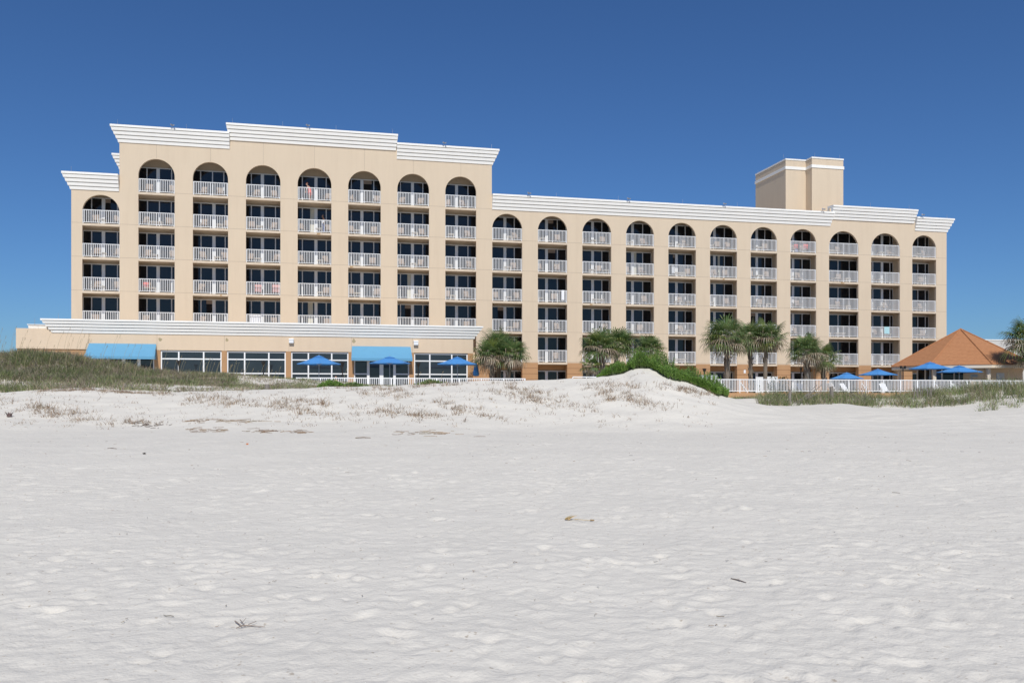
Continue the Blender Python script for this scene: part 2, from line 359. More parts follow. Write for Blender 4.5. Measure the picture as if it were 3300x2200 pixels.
for k in range(45): straw(random.gauss(470,35),1368+random.gauss(0,6),random.uniform(.08,.25),.008,random.uniform(0,3),jit((.14,.10,.08)))
for k in range(40): straw(random.uniform(600,900),1358+random.gauss(0,3),random.uniform(.1,.5),.007)
for k in range(1500):
    ys=1378+random.random()**1.8*650; xs=random.uniform(0,3300)
    if xs>2450 and ys<1390: ys+=20
    if fld(xs*.01,ys*.05,61,.9)<random.uniform(-.1,.45)+(ys-1378)/2400: continue
    straw(xs,ys,random.uniform(.02,.10)*(1 if ys<1500 else .4),.003 if ys<1550 else .0018,random.uniform(0,3.1),jit(random.choice(DRY+[(.30,.28,.26)]),.3))
for k in range(6): straw(random.uniform(100,3200),random.uniform(1400,2000),random.uniform(.05,.12),.003,random.uniform(0,3.1),jit((.25,.20,.15)))
tag(mb.build('dry_reeds',M['dry'],attr=True),'long line of brown dry reeds washed up along the dune foot','dry reeds',kind='stuff')
# single bits lying on the sand
p=ground_at(1862,1680); e=empty('palm_frond',p); mb=MB()
for k in range(16):
    y=random.uniform(-.04,.05); x0=-.16+random.random()*.05; z0=Hs(p.x+x0,p.y+y)+.012
    blade(mb,(p.x+x0,p.y+y,z0),.05,0,random.uniform(1.6,3.0),.022,jit((.55,.40,.18),.25),3,0)
mb.bar((p.x-.04,p.y,p.z+.02),(p.x+.17,p.y-.03,Hs(p.x+.17,p.y-.03)+.012),.005,.003,5,col=(.50,.38,.2)); mb.bar((p.x+.15,p.y-.03,p.z+.014),(p.x+.20,p.y-.035,p.z+.012),.010,.008,6,col=(.3,.2,.09))
mb.build('leaf',M['dry'],e,attr=True); tag(e,'small yellow dried palm frond lying alone on the open sand','palm frond')
p=ground_at(782,2018); mb=MB(); c=(.27,.21,.17)
def twig(a,b,r): mb.bar(p+Vector(a)*.8,p+Vector(b)*.8,r*.75,r*.45,5,col=c)
twig((-.10,.10,.03),(.0,-.02,.02),.006);twig((-.06,.11,.04),(.02,0,.02),.004);twig((0,0,.02),(.11,-.01,.02),.007);twig((.0,0,.02),(-.03,-.08,.02),.005);twig((-.03,-.08,.02),(.02,-.05,.03),.004);twig((.05,0,.03),(.10,.06,.04),.004);twig((.1,-.01,.02),(.2,-.02,.015),.004);twig((-.02,.02,.03),(-.01,.12,.05),.003)
tag(mb.build('driftwood_twig',M['dry'],attr=True),'small forked brown twig on the sand near the bottom left','driftwood')
def stick(nm,xs,ys,ln,a,r,col,lab,cat):
    global mb
    mb=MB(); q=ground_at(xs,ys); d=Vector((math.cos(a),math.sin(a),0))*ln/2; A0=q-d; B0=q+d
    A0.z=Hs(A0.x,A0.y)+r*.8; B0.z=Hs(B0.x,B0.y)+r*.8; m_=(A0+B0)/2+Vector((0,0,r*.8)); mb.bar(A0,m_,r*.8,r,5,col=col); mb.bar(m_,B0,r,r*.5,5,col=col); tag(mb.build(nm,M['dry'],attr=True),lab,cat)
stick('driftwood_stick',2380,1875,.16,-.95,.006,(.2,.16,.14),'thin dark stick slanting on the bare sand at lower right','stick')
stick('driftwood_stick',1170,1415,.42,.25,.014,(.22,.16,.11),'short brown stick just below the reed line near the middle','stick')
stick('driftwood_stick',362,1448,.22,.1,.010,(.16,.12,.10),'dark stick on the sand below the reeds at left','stick')
for nm,xs,ys,r,col,lab,cat in (('pine_cone',465,1463,.035,(.05,.04,.035),'small black cone lying on the sand at left','cone'),('shell_piece',797,1433,.03,(.75,.28,.12),'tiny orange shell fragment on the sand below the reeds','shell'),('grass_ball',30,1345,.13,(.16,.11,.10),'dark brown tuft lying on the dune face at far left','dry tuft')):
    mb=MB(); q=ground_at(xs,ys)
    for k in range(14 if r<.1 else 60):
        a=random.uniform(0,6.28); blade(mb,q+Vector((math.cos(a)*r*.4,math.sin(a)*r*.4,0)),r*1.6,a,.5,r*.9 if r<.1 else .02,jit(col),2)
    mb.lathe(q,[(.01,0),(r*.7,r*.2),(r*.6,r*.7),(.005,r*1.1)],8,col=col)
    tag(mb.build(nm,M['dry'],attr=True),lab,cat)
# green shrub on the dune crown
def sprig(mb,p,h,n,cols,lw=.03,ll=.09,lean=.25):
    p=Vector(p); a=random.uniform(0,6.28); d=Vector((math.cos(a)*lean,math.sin(a)*lean,1)); top=p+d*h; mb.bar(p,top,.008,.003,3,col=(.10,.13,.05))
    for k in range(n):
        t=.25+.75*k/n; q=p+(top-p)*t; b_=random.uniform(0,6.28); L=ll*(1.1-.4*t)*random.uniform(.7,1.3); up=random.uniform(.3,1.1)
        dd=Vector((math.cos(b_),math.sin(b_),up)).normalized()*L; sd=Vector((-math.sin(b_),math.cos(b_),0))*lw*.5
        mb.add([q,q+dd*.5+sd,q+dd,q+dd*.5-sd],[(0,1,2,3)],jit(random.choice(cols),.25))
e=empty('beach_shrub',(5.9,37.2,Hs(5.9,37.2))); mb=MB()
GB=[(.22,.38,.065),(.28,.44,.09),(.16,.30,.055),(.34,.49,.13)]
topx=[1930,1958,2006,2067,2099,2154,2219,2251,2288,2316,2340]; topy=[1208,1188,1160,1143,1146,1158,1176,1192,1215,1232,1252]
boty=[1216,1213.6,1200,1190,1191,1226,1240,1252,1270,1282,1278]
for k in range(2300):
    xs=random.uniform(1925,2345); f=random.random(); yt=np.interp(xs,topx,topy); yb=np.interp(xs,topx,boty)
    Y=37.0
    crest=np.interp(xs,[a for a,b in A],[b for a,b in A])
    if f<.62 and yb>crest+4:
        ys=random.uniform(crest+3,yb-2) ; q=ground_at(xs,ys)
        if q.y<28: continue
        h=random.uniform(.2,.5)*(1+.9*fld(q.x,q.y,42,1.4))
    else:
        Y=36.1+random.random()**1.2*1.6; q=Vector(((xs-CX)/F*Y,Y,0)); q.z=Hs(q.x,q.y); h=max(.12,(EYE+(HY-yt)/F*Y-q.z))*random.uniform(.45,1.0)*(1+1.1*fld(q.x,q.y*.3,41,1.6))
    if h>.5 and random.random()<.8:
        sprig(mb,q+Vector((0,0,h*.45)),h*.6,22,GB); sprig(mb,q,h*.6,16,GB)
    else: sprig(mb,q,h,24,GB)
mb.build('foliage',M['veg'],e,attr=True); tag(e,'bright green feathery shrub spreading over the top of the white dune','shrub')
for nm,x0,x1,y0,h,cols,lab in (('creeping_plant',1030,1105,1243,.38,GB,'darker green upright plant on the dune in front of the umbrella window'),('creeping_plant',1100,1175,1240,.22,[(.24,.34,.12),(.29,.38,.15)],'pale green low plant left of the double doors on the dune crest'),('creeping_plant',1348,1425,1232,.26,[(.27,.38,.12),(.33,.43,.16)],'pale green round creeping plant against the white fence on the crest')):
    Y=37.5; xm=(x0+x1)/2; e=empty(nm,((xm-CX)/F*Y,Y,Hs((xm-CX)/F*Y,Y))); mb=MB()
    for k in range(170):
        xs=random.gauss(xm,(x1-x0)*.27); Yk=Y+random.uniform(-1.0,.8); X=(xs-CX)/F*Yk; g=Hs(X,Yk); sprig(mb,(X,Yk,g),h*random.uniform(.5,1.1)*max(.3,1-abs(xs-xm)/(x1-x0)),16,cols,.05,.09)
    mb.build('foliage',M['veg'],e,attr=True); tag(e,lab,'plant')
# ================= HOTEL =================
N0=76.9; NB=78.45
cols=[(265,385.3),(445.8,562.9),(621.4,735.1),(792.5,903.7),(959.2,1067.9),(1122.2,1227),(1280.6,1382.8),(1435.2,1534.7),(1586.4,1683),(1733.4,1827.9),(1876.9,1969.9),(2017.4,2107.7),(2154,2242.7),(2288.3,2375.1),(2419.1,2504.1),(2547.3,2630.4),(2671.7,2766.6),(2807.5,2900.1),(2939.9,3016.8)]
SC=[(sx(a,N0),sx(b,N0)) for a,b in cols]
r1=lambda v:v/2.6133; r2=lambda v:800+v/2.6133; r3=lambda v:1500+v/2.6133; r4=lambda v:2400+v/2.6133
mull=[[('t',r1(772)),('T',r1(872)),('t',r1(990))],[('t',r1(1238)),('T',r1(1332)),('t',r1(1446))],[('t',r1(1693)),('T',r1(1802)),('t',r1(1897))],[('t',r1(2117)),('T',r1(2210)),('t',r1(2320))],
[('t',r2(456)),('T',r2(570)),('t',r2(657))],[('t',r2(868)),('T',r2(957)),('t',r2(1057))],[('t',r2(1282)),('T',r2(1383)),('t',r2(1470))],[('T',r2(1754)),('t',r2(1850))],[('T',r2(2161)),('t',r2(2240))],
[('T',r3(682)),('t',r3(773))],[('T',r3(1070)),('t',r3(1148))],[('T',r3(1406)),('t',r3(1492))],[('T',r3(1776)),('t',r3(1850))],[('T',r3(2096)),('t',r3(2180))],[('T',r4(100)),('t',r4(168))],[('T',r4(405)),('t',r4(482))],[('t',r4(785)),('t',r4(880))],[('t',r4(1078)),('T',r4(1155)),('t',r4(1222))],[('t',r4(1457)),('t',r4(1520))]]
ALT={(1,1):[('t',r1(1243)),('t',r1(1343)),('t',r1(1443))],(2,0):[('t',r1(1690)),('t',r1(1790)),('t',r1(1885))]}
FL=2.911; SL=[3.10+FL*k for k in range(6)]           # slab tops above eye: 3.10 ... 17.65
ntop=lambda i: 4 if (i==0 or i>=8) else 5            # index of the slab of the arched top floor
nlow=lambda i: 1 if i<8 else 0
archtop=lambda i: 2.5 if i==0 else (2.96 if i<8 else 2.56-.015*(i-8))
root=empty('hotel',W(20,N0+8,-1.5))
tag(root,'long cream beachfront hotel with arched top balconies and white stepped cornices','hotel')
zb_orange=3.05
# cornice bottoms over each stretch
segA=(sx(229.6,N0),sx(384.6,N0),17.6); segB=(sx(384.6,N0),sx(741,N0),21.88); segC=(sx(741,N0),sx(1275,N0),22.66); segD=(sx(1275,N0),sx(1585,N0),21.9)
segE=(sx(1585,N0),sx(2674,N0),17.64); segF=(sx(2674,N0),sx(2941,N0),18.35); segG=(sx(2941,N0),sx(3050.5,N0),17.6)
segs=[segA,segB,segC,segD,segE,segF,segG]
def zt(s):
    for a,b,z in segs:
        if a<=s<=b+1e-6: return z
    return 17.6
wall=MB(); edge=[segA[0]]+[b for a,b,z in segs]
def wallpiece(s0,s1,z0,z1f):      # front wall piece from z0 up to the cornice, split where the cornice steps
    cuts=[s0]+[e for e in edge if s0+.01<e<s1-.01]+[s1]
    for a,b in zip(cuts[:-1],cuts[1:]):
        wall.fbox(a,b,N0,N0+.25,z0,zt((a+b)/2)+1.2 if z1f is None else z1f)
def pier(s0,s1): wallpiece(s0,s1,zb_orange,None)
pier(segA[0],SC[0][0])
for i in range(18): pier(SC[i][1],SC[i+1][0])
pier(SC[18][1],segG[1])
for i,(a,b) in enumerate(SC):     # arches
    zs=SL[ntop(i)]; zc=zs+archtop(i); hw=(b-a)/2; m=(a+b)/2; za=zc-hw; n=28
    cuts=[a]+[e for e in edge if a<e<b]+[b]
    pts=[(m-hw*math.cos(math.pi*k/n), za+hw*math.sin(math.pi*k/n)) for k in range(n+1)]
    for k in range(n):
        (x0,y0),(x1,y1)=pts[k],pts[k+1]; t=zt((x0+x1)/2)+1.2
        wall.hexa([W(x0,N0,y0),W(x1,N0,y1),W(x1,N0+.25,y1),W(x0,N0+.25,y0),W(x0,N0,t),W(x1,N0,t),W(x1,N0+.25,t),W(x0,N0+.25,t)])
# back wall of balconies, party walls, end walls, roof masses
for a,b,z in segs:
    wall.fbox(a+(.02 if a!=segA[0] else 0),b-(.02 if b!=segG[1] else 0),NB+.1,N0+17,-.3,z+1.15)
RB=[b+(.33 if i!=16 else .9) for i,(a,b) in enumerate(SC)]; LB=[a-.36 for a,b in SC]
LB[17]=max(LB[17],RB[16]+.2)
bd=[segA[0]]+[x for i in range(18) for x in (RB[i],LB[i+1])]+[segG[1]]
bounds=[(segA[0],LB[0])]+[(RB[i],LB[i+1]) for i in range(18)]+[(RB[18],segG[1])]
for k,(a,b) in enumerate(bounds):
    top=max(zt(a+.01),zt(b-.01))+1.1 if abs(zt(a+.01)-zt(b-.01))<2 else None
    if top is None: wall.fbox(a,b,N0+.25,NB+.1,-.3,min(zt(a+.01),zt(b-.01))+1.1)
    else: wall.fbox(a,b,N0+.25,NB+.1,-.3,min(zt(a+.01),zt(b-.01))+1.1)
wall.fbox(segB[0],segB[0]+.3,N0+.25,NB+.1,17,23); wall.fbox(segD[1]-.3,segD[1],N0+.25,NB+.1,17,23)
for a,b,z in segs: wall.fbox(a+.3,b-.3,N0+.25,NB+.1,z+.7,z+1.1)
jm=wall
for i in range(-1,19):
    a=segA[0] if i<0 else SC[i][1]; b=SC[i+1][0] if i<18 else segG[1]
    hi=ntop(max(i,0)) if i<18 else 4
    if i==0: hi=4
    if i in (7,): hi=5
    for k in range(0,hi+1): jm.fbox(a+.02,b-.02,N0-.003,N0+.05,SL[k]+.02,SL[k]+.045,1)
for i,(a,b) in enumerate(SC):
    m=(a+b)/2; z0=SL[ntop(i)]+archtop(i)+.05
    if 1<=i<=7: jm.fbox(m-.012,m+.012,N0-.003,N0+.05,z0,zt(m)-.02,1)
wall.build('wall',[M['stucco'],M['joint']],root)
# floor slabs
for k in range(6):
    mb=MB()
    for i,(a,b) in enumerate(SC):
        if k<=ntop(i):
            mb.fbox(a-.015,b+.03,N0-.02,N0+.25,SL[k]-.20,SL[k]); mb.fbox(LB[i]+.002,RB[i]-.002,N0+.2505,NB+.098,SL[k]-.2,SL[k]-.01)
    mb.build('floor_slab',M['slab'],root)
# ochre ground floor piers
og=MB(); oj=og
for i in range(7,19):
    a=SC[i][1]; b=SC[i+1][0] if i<18 else segG[1]
    if i==7: a=sx(1440,N0)
    og.fbox(a,b,N0-.02,N0+.5,-.2,zb_orange-.003)
    for z in (.33,.875,1.42,1.965,2.51): oj.fbox(a-.001,b+.001,N0-.024,N0+.3,z,z+.035,1)
for i in range(8,19): og.fbox(LB[i]+.01,RB[i]-.01,NB-.35,NB-.2,2.42,2.88)
og.build('base_wall',[M['orange'],M['ojoint']],root)
# sliding doors
NG=NB
openp={(0,0):(r1(885),r1(932),'door'),(2,4):(r1(1738),r1(1798),'door'),(6,4):(r2(1320),r2(1377),'door'),(8,3):(r3(272),r3(326),'door'),(9,0):(r3(694),r3(740),'door'),(9,1):(r3(690),r3(758),'door'),(14,3):(r4(52),r4(90),'door'),(15,4):(r4(50),r4(90),'door'),(17,0):(r4(1090),r4(1130),'door'),
(4,1):(r2(522),r2(560),'cur'),(6,3):(r2(1340),r2(1377),'cur'),(4,4):(r2(503),r2(545),'cur'),(11,1):(r3(1415),r3(1440),'cur'),(12,1):(r3(1748),r3(1764),'door'),(13,1):(r3(2125),r3(2143),'cur'),(5,0):(r2(955),r2(1040),'door')}
balc=[]
for i in range(19):
    for k in range(ntop(i),-2,-1):
        row=ntop(i)-k
        if k<nlow(i) and not (k==-1 and i>=8): continue
        zf=SL[k]-.01 if k>=0 else .05; hd=2.60 if k>=0 else 2.28
        fr=MB(); a,b=LB[i]+.003,RB[i]-.003
        fr.fbox(a,b,NG-.02,NG+.05,zf+hd-.09,zf+hd); fr.fbox(a,b,NG-.02,NG+.05,zf,zf+.06); fr.fbox(a,a+.05,NG-.02,NG+.05,zf+.06,zf+hd-.09); fr.fbox(b-.05,b,NG-.02,NG+.05,zf+.06,zf+hd-.09)
        ml=ALT.get((i,row),mull[i])
        for t,x in ml:
            s=sx(x,NG)
            if s<a+.1 or s>b-.15: continue
            if t=='T': fr.fbox(s-.14,s+.14,NG-.03,NG+.05,zf+.06,zf+hd-.09)
            else: fr.fbox(s-.042,s+.042,NG-.02,NG+.05,zf+.06,zf+hd-.09)
        if i in (5,6) : 
            pass
        D=fr.build('balcony_door',M['frame'],root)
        if k>=0: balc.append((i,k,row))
        g=MB(); cuts=[(a+.03,b-.03)]; op=openp.get((i,row))
        if op and k>=0:
            o0,o1=sx(op[0],NG),sx(op[1],NG); cuts=[(a+.03,o0),(o1,b-.03)]
            ob=MB()
            if op[2]=='door':
                ob.fbox(o0,o1,NG+.04,NG+.085,zf+.03,zf+hd-.03-.40); ob.build('doorway_shade_panel',M['dark'],D)  # opaque panel in the doorway, the room's shade painted into its colour
                ob=MB(); ob.fbox(o0,o1,NG+.04,NG+.085,zf+hd-.43,zf+hd-.03); ob.build('room_ceiling',M['sling'],D)
            else:
                nseg=7
                for q in range(nseg):
                    s0=o0+(o1-o0)*q/nseg; s1=o0+(o1-o0)*(q+1)/nseg; ob.fbox(s0,s1,NG+.03+(.02 if q%2 else 0),NG+.085,zf+.04,zf+hd-.05)
                ob.build('curtain',M['curtain'],D)
        for c0,c1 in cuts:
            if c1-c0>.05: g.fbox(c0,c1,NG+.012,NG+.08,zf+.03,zf+hd-.03)
        g.build('pane',M['glass'],D)
# railings
for i,k,row in balc:
    mb=MB(); a,b=SC[i]; a+=.02; b-=.02; z=SL[k]; n0,n1=N0+.05,N0+.09
    mb.fbox(a,b,n0-.01,n1+.01,z+1.14,z+1.19); mb.fbox(a,b,n0-.005,n1+.005,z+.09,z+.13)
    for s in (a,(a+b)/2-.03,b-.06): mb.fbox(s,s+.055,n0-.012,n1+.012,z,z+1.139)
    nn=int((b-a)/.142)
    for q in range(1,nn):
        s=a+(b-a)*q/nn; 
        if abs(s-(a+b)/2)<.06: continue
        mb.fbox(s-.0195,s+.0195,n0,n1,z+.13,z+1.14)
    mb.build('railing',M['wpaint'],root)
# cornices
def cornice(N,s0,s1,zb,H,nb,pj,fl,fr,parent,name='cornice'):
    mb=MB(); bh=(H*.83)/nb
    for q in range(nb):
        p0=pj*q+pj*.62; p1=pj*(q+1); z0=zb+bh*q; z1=zb+bh*(q+1)
        L=lambda p,z: [W(s0-p*fl,N-p,z),W(s1+p*fr,N-p,z),W(s1+p*fr,N+.6,z),W(s0-p*fl,N+.6,z)]
        mb.hexa(L(p0,z0+.002)+L(p1,z1-bh*.2)); mb.hexa(L(p0-.05,z1-bh*.195)+L(p0-.05,z1+.001))
    p=pj*nb+.05; a=s0-p*fl; b=s1+p*fr; z0=zb+H*.83; 
    mb.hexa([W(a,N-p,z0),W(b,N-p,z0),W(b,N+.62,z0),W(a,N+.62,z0),W(a,N-p+.01,z0+H*.12),W(b,N-p+.01,z0+H*.12),W(b,N+.62,zb+H),W(a,N+.62,zb+H)])
    return mb.build(name,M['white'],parent)
cornice(N0,segA[0],segA[1]-.02,segA[2],1.5,4,.105,1.4,0,root)
cornice(N0,segB[0],segB[1]-.02,segB[2],1.5,4,.105,1.4,0,root)
cornice(N0-.03,segC[0],segC[1],segC[2],1.5,4,.105,.6,.4,root)
cornice(N0,segD[0]+.1,segD[1],segD[2],1.5,4,.105,0,1.4,root)
cornice(N0,segE[0]+.02,segE[1],segE[2],1.5,4,.105,0,.7,root)
cornice(N0-.03,segF[0]+.12,segF[1]+.1,segF[2],1.5,4,.105,0,.5,root)
cornice(N0,segG[0]+.25,segG[1],segG[2],1.5,4,.105,0,1.4,root)
mb=MB(); sr=sx(387,86); mb.fbox(sr,sr+6,86,86.3,17.7,22.9); mb.build('parapet',M['stucco'],root)
cornice(86,sr,sr+5,21.85,1.5,4,.105,1.4,0,root)
# lift tower
T1=82.0; T2=80.8; sa=sx(2532,T1); sb=sx(2616.6,T2); sc_=sx(2717.6,T2); zT=zy(2532,509.8,T1)
mb=MB(); mb.fbox(sa,sb,T1,T1+6.6,17,zT-.25); mb.fbox(sb,sc_,T2,T1+6.6,17,zT-.25); tw=mb.build('lift_tower',M['stucco'],root)
mb=MB(); zb2=zT-1.05
for z0,z1,e in ((zT-1.22,zT-.90,.07),(zT-.2,zT-.04,.04)):
    mb.fbox(sa-e,sb,T1-e,T1+6.6+e,z0,z1); mb.fbox(sb-e,sc_+e,T2-e,T1+6.602+e,z0+.002,z1+.002)
mb.build('trim_band',M['white'],tw)
# rods and roof lights
def rod(x,N,z):
    mb=MB(); s=sx(x,N); mb.bar(W(s,N,z-.05),W(s,N,z+.42),.012,.008,5); mb.build('lightning_rod',M['metal'],root)
for x in (229.6,): rod(x,N0-.3,19.08)
for x in (379,600.8): rod(x,N0-.3,23.36)
for x in (749,911,1083,1265): rod(x,N0-.3,24.15)
for x in (1584,): rod(x,N0-.3,23.38)
for x in (1792.7,1992.5,2200,2376): rod(x,N0-.2,19.13)
for x in (2805,2930): rod(x,N0-.3,19.84)
rod(3051.7,N0-.3,19.08)
for x,N,z in ((2525,T1,zT),(2625.8,T2,zT),(2706,T2,zT),(2443,T1+6.4,zT)): rod(x,N,z)
for x,z in ((554.9,23.36),(991,24.14),(1430,23.38),(1702.8,19.1),(2023,19.1),(2332,19.1),(2650,19.1),(2970,19.08)):
    mb=MB(); s=sx(x,N0-.5); mb.bar(W(s,N0-.55,z-.06),W(s,N0-.55,z+.12),.02); mb.bar(W(s-.09,N0-.7,z+.16),W(s+.1,N0-.48,z+.13),.075,.05,8); mb.bar(W(s+.09,N0-.55,z+.13),W(s+.17,N0-.75,z+.1),.05,.065,8); mb.build('floodlight',M['metal'],root)
rst=mat('rust_stain',(0.42,0.27,0.13),.95,.3,8)
for i,k,f,w_ in ((4,4,.62,.35),(5,3,.1,.3),(13,3,.5,.25),(2,2,.8,.2),(10,2,.3,.3),(16,3,.45,.5)):
    a,b=SC[i]; s=a+(b-a)*f; mb=MB(); mb.add([W(s-w_/2,N0-.023,SL[k]-.19),W(s+w_/2,N0-.023,SL[k]-.17),W(s+w_*.4,N0-.023,SL[k]-.07),W(s-w_*.35,N0-.023,SL[k]-.04)],[(0,1,2,3)]); mb.build('rust_stain',rst,root)
# ================= LOW RESTAURANT BUILDING =================
NL=64.0; low=empty('restaurant_wing',W(sx(800,NL),NL+3,-.2)); tag(low,'low cream and ochre restaurant wing with wide windows in front of the hotel','building')
Ls=lambda x:sx(x,NL)
zc=4.38; hdz=zy(938,1133,NL)                     # cornice bottom, window heads
w=MB(); a0=Ls(51.3); a1=Ls(1525)
w.fbox(a0,Ls(150),NL,N0-.1,hdz+.02,4.67); w.fbox(Ls(150),a1,NL,N0-.1,hdz+.02,zc+.9); 

o_=MB(); NW=NL+.08
o_.fbox(a0+.04,Ls(296),NW,N0-.2,-.3,hdz+.02)
for x0,x1 in ((497,517),(714,731),(921,938),(1123,1140.7),(1319,1334.5),(1507.6,1524.6)): p_=MB(); p_.fbox(Ls(x0),Ls(x1),NL+.012,NL+1.2,-.3,hdz+.02); p_.build('pillar',M['orange'],low)
o_.fbox(a1-.3,a1-.01,NL+1.2,N0-.2,-.3,hdz+.02)
o_.build('base_wall',M['orange'],low)
jj=w
for x in (284,504,721,929,1131,1327): s=Ls(x+2); jj.fbox(s-.01,s+.01,NL-.003,NL+.05,hdz+.03,zc-.01,1)
w.build('wall',[M['stuccolow'],M['joint']],low)
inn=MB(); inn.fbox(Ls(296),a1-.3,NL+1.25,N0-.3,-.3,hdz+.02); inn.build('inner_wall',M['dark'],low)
cornice(NL,Ls(172),a1,zc,1.03,4,.085,1.9,1.9,low)
cornice(NL+.9,Ls(82),Ls(180),4.66,.38,1,.1,1,0,low,'parapet_cap')
NWG=NL+.14
def winunit(x0,x1,ms,thick,trans,rail,sill,door=False):
    fr=MB(); a,b=Ls(x0),Ls(x1); zt_=hdz-.02; z0=.0
    fr.fbox(a,b,NWG-.04,NWG+.08,zt_-.08,zt_); fr.fbox(a,a+.09,NWG-.04,NWG+.08,z0,zt_-.08); fr.fbox(b-.09,b,NWG-.04,NWG+.08,z0,zt_-.08)
    for x,t in zip(ms,thick): s=Ls(x); fr.fbox(s-t/2,s+t/2,NWG-.05,NWG+.08,z0,zt_-.08)
    xs=[x0]+list(ms)+[x1]
    for q in range(len(xs)-1):
        for z in ([trans,rail,sill] if not(door and q in (1,2)) else [trans,.12]):
            fr.fbox(Ls(xs[q])+.06,Ls(xs[q+1])-.06,NWG-.035,NWG+.075,z-.045,z+.045)
    f=fr.build('window',M['wpaint'],low); g=MB(); g.fbox(a+.05,b-.05,NWG+.01,NWG+.06,z0+.02,zt_-.05); g.build('pane',M['glassL'],f); return f
tr=zy(1000,1159.5,NL); rl=zy(1000,1203.6,NL); si=.12
winunit(517,714,(575.3,655.7),(.10,.10),tr,rl,si); winunit(731,921,(788,866),(.10,.10),tr,rl,si); winunit(938,1123,(993.7,1069),(.10,.10),tr,rl,si)
winunit(1334.5,1507.6,(1385.5,1456.5),(.10,.10),tr,rl,si)
winunit(1140.7,1319,(1187,1229.6,1271.6),(.2,.3,.2),tr,rl,si,True); winunit(299,497,(348,397,447),(.15,.25,.2),tr,rl,si,True)
for x0,x1 in ((287,503.6),(1134.4,1322.8)):
    mb=MB(); a,b=Ls(x0),Ls(x1); za=zy((x0+x1)/2,1107 if x0<500 else 1116,NL); p=.95; e=.07; zv=za-1.02*.93; zl=zv-.20
    P=lambda s,n,z: W(s,NL-n,z)
    v=[P(a,.01,za),P(b,.01,za),P(b+e,p,zv),P(a-e,p,zv),P(a-e,p,zl),P(b+e,p,zl),P(a,.01,zl),P(b,.01,zl)]
    mb.add(v,[(0,3,2,1),(3,4,5,2),(0,6,4,3),(1,2,5,7)]); 
    t=.02; v2=[P(a+t,.03,za-t*2),P(b-t,.03,za-t*2),P(b-t,p-t,zv-t),P(a+t,p-t,zv-t)]; mb.add(v2,[(0,1,2,3)])
    mb.build('awning',M['blue'],low)
for x,y in ((939,1098.5),(1340,1105)):
    mb=MB(); s=Ls(x); z=zy(x,y,NL); mb.fbox(s-.17,s+.17,NL-.24,NL-.002,z-.16,z+.10); mb.hexa([W(s-.19,NL-.27,z+.10),W(s+.19,NL-.27,z+.10),W(s+.19,NL-.002,z+.10),W(s-.19,NL-.002,z+.10),W(s-.17,NL-.22,z+.17),W(s+.17,NL-.22,z+.17),W(s+.17,NL-.002,z+.17),W(s-.17,NL-.002,z+.17)]); mb.fbox(s-.12,s+.12,NL-.2,NL-.04,z-.2,z-.16); mb.build('wall_light',M['frame'],low)
stm=mat('water_stain',(0.40,0.33,0.20),.95,.2,5)
for x,y,rr in ((516,1094,.12),(731,1095,.10),(1140,1098,.13)):
    mb=MB(); s=Ls(x); z=zy(x,y,NL); pts=[W(s+rr*(1+.25*math.sin(3*t+x))*math.cos(t),NL-.004,z+rr*(1.15+.2*math.cos(2*t+x))*math.sin(t)) for t in np.linspace(0,6.2,18)]; mb.add(pts,[tuple(range(18))]); mb.build('wall_stain',stm,low)
for x in (112,188): mb=MB(); s=sx(x,NL+.3); z=5.0 if x<150 else 5.4; mb.bar(W(s,NL+.3,z-.05),W(s,NL+.3,z+.4),.012,.008,5); mb.build('lightning_rod',M['metal'],low)
# ================= FENCE, WALL =================
NF=57.0
def fence(xa,xb,lab,zb,zt_,post=1.5):
    a,b=sx(xa,NF),sx(xb,NF); e=empty('picket_fence',W((a+b)/2,NF,zb)); tag(e,lab,'fence','white metal fences round the pool terrace')
    p=MB(); p.fbox(a,b,NF-.025,NF+.025,zt_-.06,zt_); p.fbox(a,b,NF-.02,NF+.02,zb+.1,zb+.15)
    n=int((b-a)/.128)
    for q in range(n): s=a+(b-a)*(q+.5)/n; p.fbox(s-.0175,s+.0175,NF-.015,NF+.015,zb+.15,zt_-.06)
    p.build('picket_panel',M['wpaint'],e)
    m=int((b-a)/post)
    for q in range(m+1):
        s=a+(b-a)*q/m; pm=MB(); pm.fbox(s-.03,s+.03,NF-.031,NF+.031,zb-.02,zt_+.004); pm.build('post',M['wpaint'],e)
fence(955,1692,'white picket fence running along the crest below the restaurant windows',.14,1.135)
fence(2262,3760,'long white picket fence in front of the pool terrace on the right',.12,1.15)
e=empty('handrail',at(1890,56,z=0)); mb=MB(); n_=55.8
for xx in (1735,1800,1846,1890,1926): s=sx(xx,n_); mb.fbox(s-.03,s+.03,n_,n_+.06,-.3,1.2 if xx>1840 else 1.0)
mb.fbox(sx(1846,n_),sx(1926,n_),n_+.005,n_+.055,1.2,1.26); mb.fbox(sx(1846,n_),sx(1926,n_),n_+.01,n_+.05,.95,1.0); mb.fbox(sx(1735,n_),sx(1846,n_),n_+.01,n_+.05,.93,.99)
mb.build('rail',M['wpaint'],e); tag(e,'short white beach walkway handrail left of the green shrub','handrail')
mb=MB(); mb.fbox(sx(2000,NF),sx(3900,NF),NF-.12,NF+.11,-.9,.11)
tag(mb.build('retaining_wall',M['orange']),'low ochre retaining wall under the white pool fence','wall')
mb=MB(); mb.fbox(sx(940,NF),sx(1990,NF),NF-.12,NF+.11,-.9,.11)
tag(mb.build('retaining_wall',M['orange']),'ochre retaining wall under the restaurant terrace fence, mostly behind the dune','wall')
